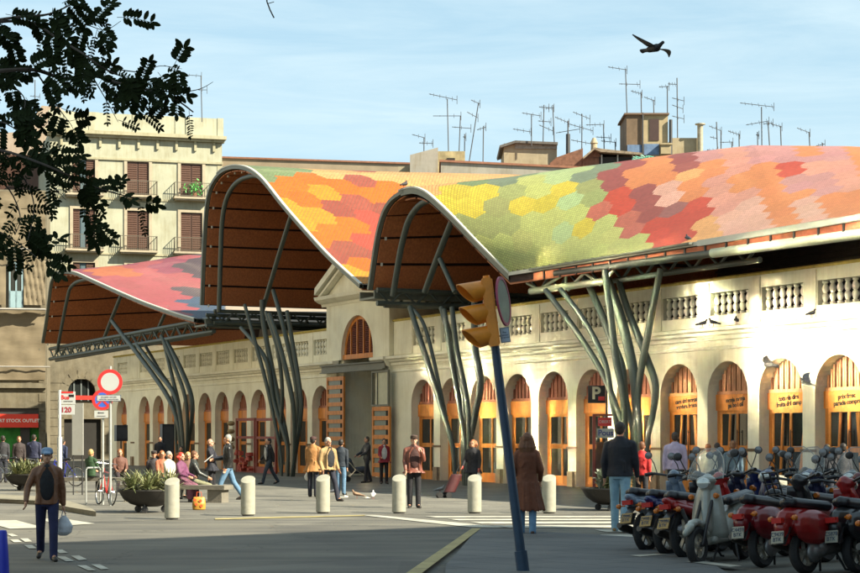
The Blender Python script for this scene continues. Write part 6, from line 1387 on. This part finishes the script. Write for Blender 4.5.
# ------------------------------------------------------------------ bicycles
def bicycle(pt, ang, label, col, roll=0., rimc=CHROME):
    r = empty('bicycle', (pt.x, pt.y, 0), 0, label, 'bicycle', 'bicycles parked on the plaza', rot=(roll, 0, ang)); F = paint(*col)
    for x, nm in ((-.5, 'rear'), (.52, 'front')):
        n = 32; o = MB(); o.tube([(x+.33*math.cos(2*math.pi*k/n), 0, .34+.33*math.sin(2*math.pi*k/n)) for k in range(n)], .017, 8, closed=True); w_ = o.build('wheel', RUBBER, r, smooth=True)
        o = MB(); o.tube([(x+.305*math.cos(2*math.pi*k/n), 0, .34+.305*math.sin(2*math.pi*k/n)) for k in range(n)], .010, 6, closed=True)
        for k in range(14): a = 2*math.pi*k/14; o.tube([(x, 0, .34), (x+.3*math.cos(a), 0, .34+.3*math.sin(a))], .0025, 4)
        o.tube([(x, -.04, .34), (x, .04, .34)], .022, 8); o.build('rim', rimc, w_)
    b = MB(); 
    for a, c, q in (((-.12, .88), (-.02, .30), .015), ((-.09, .80), (.38, .84), .015), ((-.02, .30), (.37, .76), .017), ((-.02, .30), (-.5, .34), .011), ((-.09, .80), (-.5, .34), .010), ((.36, .92), (.42, .66), .017), ((.42, .66), (.52, .34), .012)): b.tube([(a[0], 0, a[1]), (c[0], 0, c[1])], q, 8)
    b.build('frame', F, r, smooth=True)
    b = MB(); b.tube([(.36, 0, .90), (.34, 0, 1.0), (.38, 0, 1.04)], .012, 8); b.tube([(.22, .28, 1.03), (.36, .2, 1.05), (.38, 0, 1.04), (.36, -.2, 1.05), (.22, -.28, 1.03)], .012, 8); b.build('handlebar', CHROME, r, smooth=True)
    B = Blob(); B.cap((-.22, 0, .93), (.02, 0, .92), .06, .022); B.build('saddle', BLACK, r, .012, 1)
    b = MB(); b.lathe([(.09, -.008), (.09, .008)], 18, (-.02, -.05, .30), axis='y'); b.tube([(-.02, -.05, .30), (.08, -.08, .18)], .01, 6); b.tube([(-.02, .05, .30), (-.12, .08, .42)], .01, 6); b.obox((.08, -.12, .18), (.08, .08, .02)); b.obox((-.12, .12, .42), (.08, .08, .02)); b.build('crank', DARKM, r)
bicycle(gnd(105, 505), R(118), 'red bicycle leaning by the road sign poles', ('cycle_red', (.45, .02, .015)), R(6))
bicycle(gnd(9, 484), R(170), 'dark bicycle at the left edge, nearest the shop', ('cycle_black', (.02, .02, .03)), R(5))
bicycle(gnd(34, 487), R(10), 'bicycle with pale rims behind the leafy planter at the left', ('cycle_grey', (.2, .2, .22)), R(-5), mat('rim_white', (.5, .5, .48), .4))
bicycle(gnd(63, 486), R(160), 'blue bicycle behind the bus stop pole', ('cycle_blue', (.02, .03, .35)), R(5))

# ------------------------------------------------------------------ trolley, stroller, shop things
q = gnd(451, 498); r = empty('shopping_trolley', q, R(20), 'dark red shopping trolley leaning back behind the ginger haired woman', 'trolley')
B = Blob(); c = [Vector((-.05+.22*t, 0, .16+.50*t)) for t in (0, .3, .6, .9, 1.0)]; B.loft([(p, .17-.02*(i == 4), .13) for i, p in enumerate(c)]); B.build('bag', mat('trolley_maroon', (.07, .014, .016), .6, .3, 6), r, .014, 1)
b = MB(); b.tube([(-.12, .1, .10), (.30, .1, .92), (.30, -.1, .92), (-.12, -.1, .10)], .011, 8); b.tube([(-.12, -.16, .09), (-.12, .16, .09)], .01, 6); b.tube([(-.12, 0, .09), (-.34, 0, .09)], .01, 6); b.build('frame', DARKM, r)
for x, y in ((-.12, .16), (-.12, -.16), (-.34, .06), (-.34, -.06)):
    b = MB(); b.lathe([(.03, -.015), (.085, -.015), (.085, .015), (.03, .015)], 16, (x, y, .085), axis='y'); b.build('wheel', RUBBER, r)
p = Vector(((357-CX)*68/FPX, 67.5, 0)); r = empty('stroller', p, R(190), 'dark folding stroller in front of the market doorway', 'stroller')
B = Blob(); B.cap((-.25, 0, .45), (.15, 0, .42), .14, .12); B.cap((.15, 0, .42), (.32, 0, .75), .12, .16); B.cap((-.3, 0, .4), (-.42, 0, .25), .10, .09); B.build('seat', mat('stroller_cloth', (.03, .035, .05), .8, .3), r, .02, 2)
b = MB(); 
for y in (-.2, .2): b.tube([(-.45, y, .12), (.05, y, .45), (.55, y, 1.0)], .014, 6); b.tube([(.35, y, .12), (.05, y, .45)], .014, 6)
b.tube([(.55, -.2, 1.0), (.55, .2, 1.0)], .018, 6); b.build('frame', CHROME, r)
for x in (-.45, .35):
    for y in (-.2, .2): b = MB(); b.lathe([(.03, -.02), (.11, -.02), (.11, .02), (.03, .02)], 16, (x, y, .11), axis='y'); b.build('wheel', RUBBER, r)
q = gnd(199, 510); r = empty('shopping_bag', q, R(10), 'orange and yellow printed shopping bag standing on the paving beside the seated woman', 'bag')
B = Blob(); B.loft([((0, 0, .01), .15, .08), ((0, 0, .15), .16, .09), ((0, 0, .27), .14, .05), ((0, 0, .31), .13, .02)]); B.build('sack', mat('bag_yellow', (.42, .22, .03), .5, .1), r, .014, 1)
b = MB(); 
for x, z, c in ((-.07, .14, 0), (.05, .1, 0), (.03, .22, 0), (-.1, .24, 0)): b.lathe([(.035, -.01), (.001, -.012)], 10, (x, -.088, z), axis='y')
b.tube([(-.06, -.02, .30), (-.05, -.02, .42), (.05, -.02, .42), (.06, -.02, .30)], .008, 6); b.build('print', mat('bag_orange', (.6, .08, .02), .5), r)
FRM = mat('open_door_red', (.22, .035, .02), .5, .2)
def on_front(px, y, d): q = on_plane(px, 450, d); return q.x
r = empty('shop_display', HM @ Vector((on_front(257, 450, 1.2), 1.2, 0)), math.atan2(DY, DX), 'red timber shop frames hung with round baskets, left of the steel trunks', 'shop display')
X = lambda px: on_front(px, 0, 1.2)-on_front(257, 0, 1.2)
k = lambda y, px: on_plane(px, y, 1.2).z
b = MB()
for a, c in ((237, 255), (257, 276)):
    xa, xc = X(a), X(c); zt_ = k(418, (a+c)/2); b.box(xa-.06, xa+.06, -.05, .05, 0, zt_); b.box(xc-.06, xc+.06, -.05, .05, 0, zt_); b.box(xc, xa, -.05, .05, zt_-.13, zt_); b.box(xc, xa, -.04, .04, zt_*.62, zt_*.62+.12); b.box(xc, xa, -.04, .04, 0, .3)
b.build('frame', FRM, r)
for i in range(4): b = MB(); b.lathe([(.05, -.10), (.16, -.05), (.19, .02), (.14, .10), (.02, .13)], 14, (X(236)+.35, .12, 1.15+i*.38)); b.build('basket', mat('basket_straw', (.30, .22, .11), .8, .3, 20), r, smooth=True)
rd = random.Random(3); b = MB()
for i in range(26): b.obox((rd.uniform(X(254), X(239)), .15, rd.uniform(.15, .95)), (rd.uniform(.1, .25), .2, rd.uniform(.08, .2)), (0, rd.uniform(-.3, .3), 0))
b.build('goods', mat('red_goods', (.35, .05, .03), .6, .5, 6), r)
for nm, px, pyt, pyb, wd, lab, lg in (('loudspeaker', 121, 425, 441, 11, 'black loudspeaker on a thin stand under the far arches', True), ('black_cabinet', 167, 424, 452, 12, 'black cabinet left of the far steel trunks', False)):
    Y = 80.; p = at(px, pyb, Y); r = empty(nm, (p.x, Y, 0), R(20), lab, nm.replace('_', ' ')); z1, z0 = at(px, pyt, Y).z, p.z if lg else 0
    b = MB(); w_ = wd*Y/FPX/2; b.box(-w_, w_, -.3, .3, z0, z1); b.build('case', BLACK, r); b = MB(); b.box(-w_*.8, w_*.8, -.32, -.302, z0+.1, z1-.1); b.build('grille', DARKM, r)
    if lg: b = MB(); b.tube([(0, 0, 0), (0, 0, z0)], .03); b.tube([(0, 0, .5), (.35, 0, 0)], .02); b.tube([(0, 0, .5), (-.35, 0, 0)], .02); b.build('stand', DARKM, r)

# ------------------------------------------------------------------ birds
def pigeon(loc_, rz, label, kind='stand', sc_=1., col=(.10, .10, .12), group='pigeons'):
    r = empty('pigeon', loc_, rz, label, 'pigeon', group); r.scale = (sc_,)*3; m = mat('feather_%d' % int(col[0]*100), col, .6, .5, 20)
    B = Blob(); z = .12 if kind == 'stand' else 0
    B.cap((-.07, 0, z-.01), (.06, 0, z+.02), .042, .055); B.cap((.08, 0, z+.03), (.11, 0, z+.09), .034, .024); B.ell((.12, 0, z+.105), (.028, .022, .024)); B.cap((.14, 0, z+.10), (.165, 0, z+.092), .008, .004, 8)
    B.cap((-.08, 0, z-.015), (-.20, 0, z-.04), .03, .02); B.cap((-.09, .0, z-.01), (-.20, .02, z-.04), .02, .018); B.cap((-.09, .0, z-.01), (-.20, -.02, z-.04), .02, .018); B.build('body', m, r, .008, 1)
    if kind == 'stand':
        for y in (-1, 1):
            B = Blob(); B.cap((.05, y*.045, z+.02), (-.14, y*.03, z-.02), .035, .014); B.build('wing', m, r, .008, 1)
            b = MB(); b.tube([(0, y*.02, z-.03), (.0, y*.022, 0.005), (.03, y*.022, .004)], .005, 5); b.build('leg', mat('leg_pink', (.35, .08, .06), .6), r)
    else:
        up_ = kind[1]
        for y in (-1, 1):
            b = MB(); n = 7; top_ = []; bot = []
            for i in range(n+1):
                t = i/n; yy = y*(.03+.32*t); zz = z+.02+up_[0 if y < 0 else 1]*(.16*math.sin(t*2.0)); xl = .06+.05*math.sin(t*3.1)-.13*t*t; w_ = .15*(1-t**2.2)+.015
                top_.append(((xl, yy, zz+.006), (xl-w_, yy, zz+.006), (xl-w_, yy, zz-.004), (xl, yy, zz-.006)))
            b.add([p for q in top_ for p in q], [(i*4+j, i*4+(j+1) % 4, (i+1)*4+(j+1) % 4, (i+1)*4+j) for i in range(n) for j in range(4)]+[(0, 1, 2, 3), tuple(n*4+j for j in range(4))]); b.build('wing', m, r, smooth=True)
    return r
def on_cornice(px): q = on_plane(px, 322, .22); return HM @ Vector((q.x, .2, 4.965))
DK = (.06, .065, .08); 
for i, (px, rz, lab) in enumerate([(702, R(0), 'pigeon on the cornice, leftmost of the four and sitting low'), (713, R(180), 'pigeon on the cornice just right of the leftmost one'), (736, R(90), 'plump pigeon on the cornice between two baluster panels'), (811, R(30), 'pigeon alone on the cornice near the right edge')]): pigeon(on_cornice(px), rz, lab, col=DK)
pigeon(gnd(335, 495), R(30), 'dark pigeon walking on the shaded paving between two bollards', sc_=1.1, col=DK)
pigeon(gnd(357, 498.5), R(180), 'brownish pigeon pecking beside the scraps behind the bollards', col=(.25, .15, .09)); pigeon(gnd(440, 493), R(10), 'small pigeon near the trolley wheels', col=(.2, .2, .2))
pigeon(gnd(373, 499), R(90), 'pale pigeon right of the brownish one', col=(.55, .52, .5)); 
pigeon(HM @ Vector((eave_x(688), OV, ez+.06)), R(100), 'dark pigeon on the roof edge above the street', col=(.02, .02, .025)); pigeon(HM @ (Vector(S3(0, 0))+Vector((0, -.1, .06))), R(60), 'dark pigeon on the crest of the middle vault', col=(.02, .02, .025), sc_=1.3)
f = pigeon(at(769, 365, 44), R(175), 'grey pigeon gliding before the third arch from the right', ('fly', (.35, .35)), 1.15, (.16, .16, .17)); f.rotation_euler = (R(20), R(5), R(150))
f = pigeon(at(806, 383, 42), R(10), 'pigeon with both wings raised between two arches', ('fly', (.6, .9)), 1.05, (.14, .14, .14)); f.rotation_euler = (R(-25), R(-5), R(170))
f = pigeon(at(653, 49, 24), 0, 'large black bird flying high against the sky', ('fly', (-.35, .75)), 1., (.012, .011, .012), 'birds in the sky'); f['category'] = 'bird'; f.rotation_euler = (R(-30), R(10), R(-55)); f.name = 'black_bird'
SCR = mat('paper_scrap', (.6, .56, .48), .7)
for i, (px, py, lab) in enumerate([(344, 497.5, 'white scrap left of the paper litter'), (366, 498, 'flat white scrap beside the pale pigeon')]):
    r = empty('litter', gnd(px, py), i, lab, 'litter'); b = MB(); b.obox((0, 0, .012), (.22, .13, .012), (.05, .02, 0)); b.obox((.06, .02, .03), (.1, .1, .02), (.3, .2, 0)); b.build('paper', SCR, r)

# ------------------------------------------------------------------ the leafy boughs at the top left, of a tree standing left of the viewer
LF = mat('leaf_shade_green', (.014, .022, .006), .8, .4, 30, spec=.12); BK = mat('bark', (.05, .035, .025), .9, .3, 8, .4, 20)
TY = 9.0; r = empty('street_tree', (-4.6, 9.4, 0), 0, 'dark leafed street tree reaching in over the top left corner with feathery leaves', 'tree'); T0 = r.location
b = MB(); b.tube([(0, 0, 0), (.05, 0, 1.5), (-.02, 0, 3.0), (.15, -.1, 4.4), (.1, 0, 6.0)], [.24, .19, .17, .12, .05], 12); b.build('trunk', BK, r, smooth=True)
A = lambda px, py, dy=0.: at(px, py, TY+dy)-T0
rd = random.Random(11); paths = [
 ([(-260, 60), (-120, 50), (-20, 24), (20, 17), (45, 15), (60, 10), (72, 4)], 0, .016), ([(-260, 90), (-120, 85), (-20, 74), (0, 71), (35, 70), (62, 78), (92, 76), (122, 84), (150, 91), (176, 100), (193, 112)], .2, .02), ([(-20, 24), (28, 22), (60, 40), (85, 55), (103, 68), (130, 80), (150, 88)], -.2, .011),
 ([(28, 22), (60, 26), (85, 25), (105, 30), (121, 21)], .1, .006), ([(120, 70), (143, 72), (160, 66), (182, 69)], -.1, .005), ([(145, 89), (165, 91.5), (182, 92), (200, 89), (213, 82)], .0, .006), ([(-260, 120), (-100, 130), (-10, 122), (12, 127), (32, 140), (56, 156)], .1, .008),
 ([(-260, 130), (-60, 140), (0, 150), (40, 163), (70, 176), (100, 189), (142, 200)], -.1, .014), ([(-60, 215), (-10, 228), (18, 243), (42, 262)], .1, .008), ([(0, 150), (22, 175), (34, 205), (28, 240)], .2, .009), ([(35, 70), (48, 90), (60, 110), (72, 126)], .3, .008), ([(92, 76), (105, 98), (118, 122)], .0, .006), ([(122, 84), (135, 105), (150, 125)], .15, .005),
 ([(70, 176), (85, 205), (90, 222)], -.2, .006), ([(40, 163), (52, 185), (66, 200)], .1, .006), ([(-20, 74), (10, 85), (25, 100), (20, 120)], .3, .008), ([(-30, 170), (5, 185), (20, 215), (15, 235)], .0, .008)]
b = MB(); pl = []
for pts, dy, rad in paths:
    P = [tuple(A(x, y, dy+.25*math.sin(i*1.3))) for i, (x, y) in enumerate(pts)]; P = catmull(P, 5); b.tube(P, [rad*.62*(1.15-.85*i/(len(P)-1)) for i in range(len(P))], 6); pl.append((P, pts))
b.tube(catmull([tuple(A(-260, -60)), tuple(A(0, -60)), tuple(A(150, -45)), tuple(A(266, -12))], 6), .012, 6); b.tube([A(266, -12), A(267, 2), A(270, 10), A(274, 18)], .0035, 5); b.tube([A(267, 4), A(274, 2)], .002, 4)
b.build('limb', BK, r, smooth=True)
lf = MB()
def leaflet(c, d, n_, L, W_):
    s_ = d.cross(n_).normalized()*W_; n2 = n_*W_*.25
    lf.add([c, c+d*L*.22+s_*.72+n2, c+d*L*.55+s_+n2, c+d*L*.85+s_*.6+n2, c+d*L, c+d*L*.85-s_*.6+n2, c+d*L*.55-s_-n2*.2, c+d*L*.22-s_*.72-n2*.2], [(0, 1, 2, 3, 4), (0, 4, 5, 6, 7)])
def frond(c, d, L, lw):
    n = int(L/.016); d = d.normalized(); prev = c; side = d.cross(Vector((rd.uniform(-.4, .4), -1, rd.uniform(-.4, .4)))).normalized()
    pts = [c]
    for k in range(n):
        d2 = (d+Vector((0, 0, -.035*k))).normalized(); q = prev+d2*.0165; pts.append(q)
        nn = side.cross(d2).normalized()
        if k > 0:
            for s_ in (1, -1):
                if rd.random() < .92: leaflet(q, (d2*.45+side*s_+nn*rd.uniform(-.35, .35)).normalized(), nn, lw*rd.uniform(.8, 1.15), lw*.24)
        prev = q
    leaflet(prev, d2, nn, lw*1.1, lw*.24); lf.tube(pts, .0016, 3, cap=False)
for (P, pts) in pl:
    L = 0
    for a, c in zip(P[:-1], P[1:]):
        a, c = Vector(a), Vector(c); L += (c-a).length; w_ = a+T0; px = CX+FPX*w_.x/w_.y
        if px < -70 or px > 186: continue
        dens = .62 if px < 60 else (.7 if px < 120 else .55)
        if pts[0] in ((145, 89), (143, 72)): dens = .15
        if pts[0] == (145, 89): continue
        m = int((c-a).length*19*dens+rd.random())
        for _ in range(m):
            t = rd.random(); base_ = a+(c-a)*t+Vector((0, rd.uniform(-.12, .12), 0)); ang = rd.uniform(-2.6, .35) if rd.random() < .85 else rd.uniform(.4, 1.4)
            dd = Vector((math.cos(ang)*.9+.25, rd.uniform(-.6, .6), math.sin(ang))); frond(base_, dd, rd.uniform(.08, .17), rd.choice((.022, .030, .048, .056)))
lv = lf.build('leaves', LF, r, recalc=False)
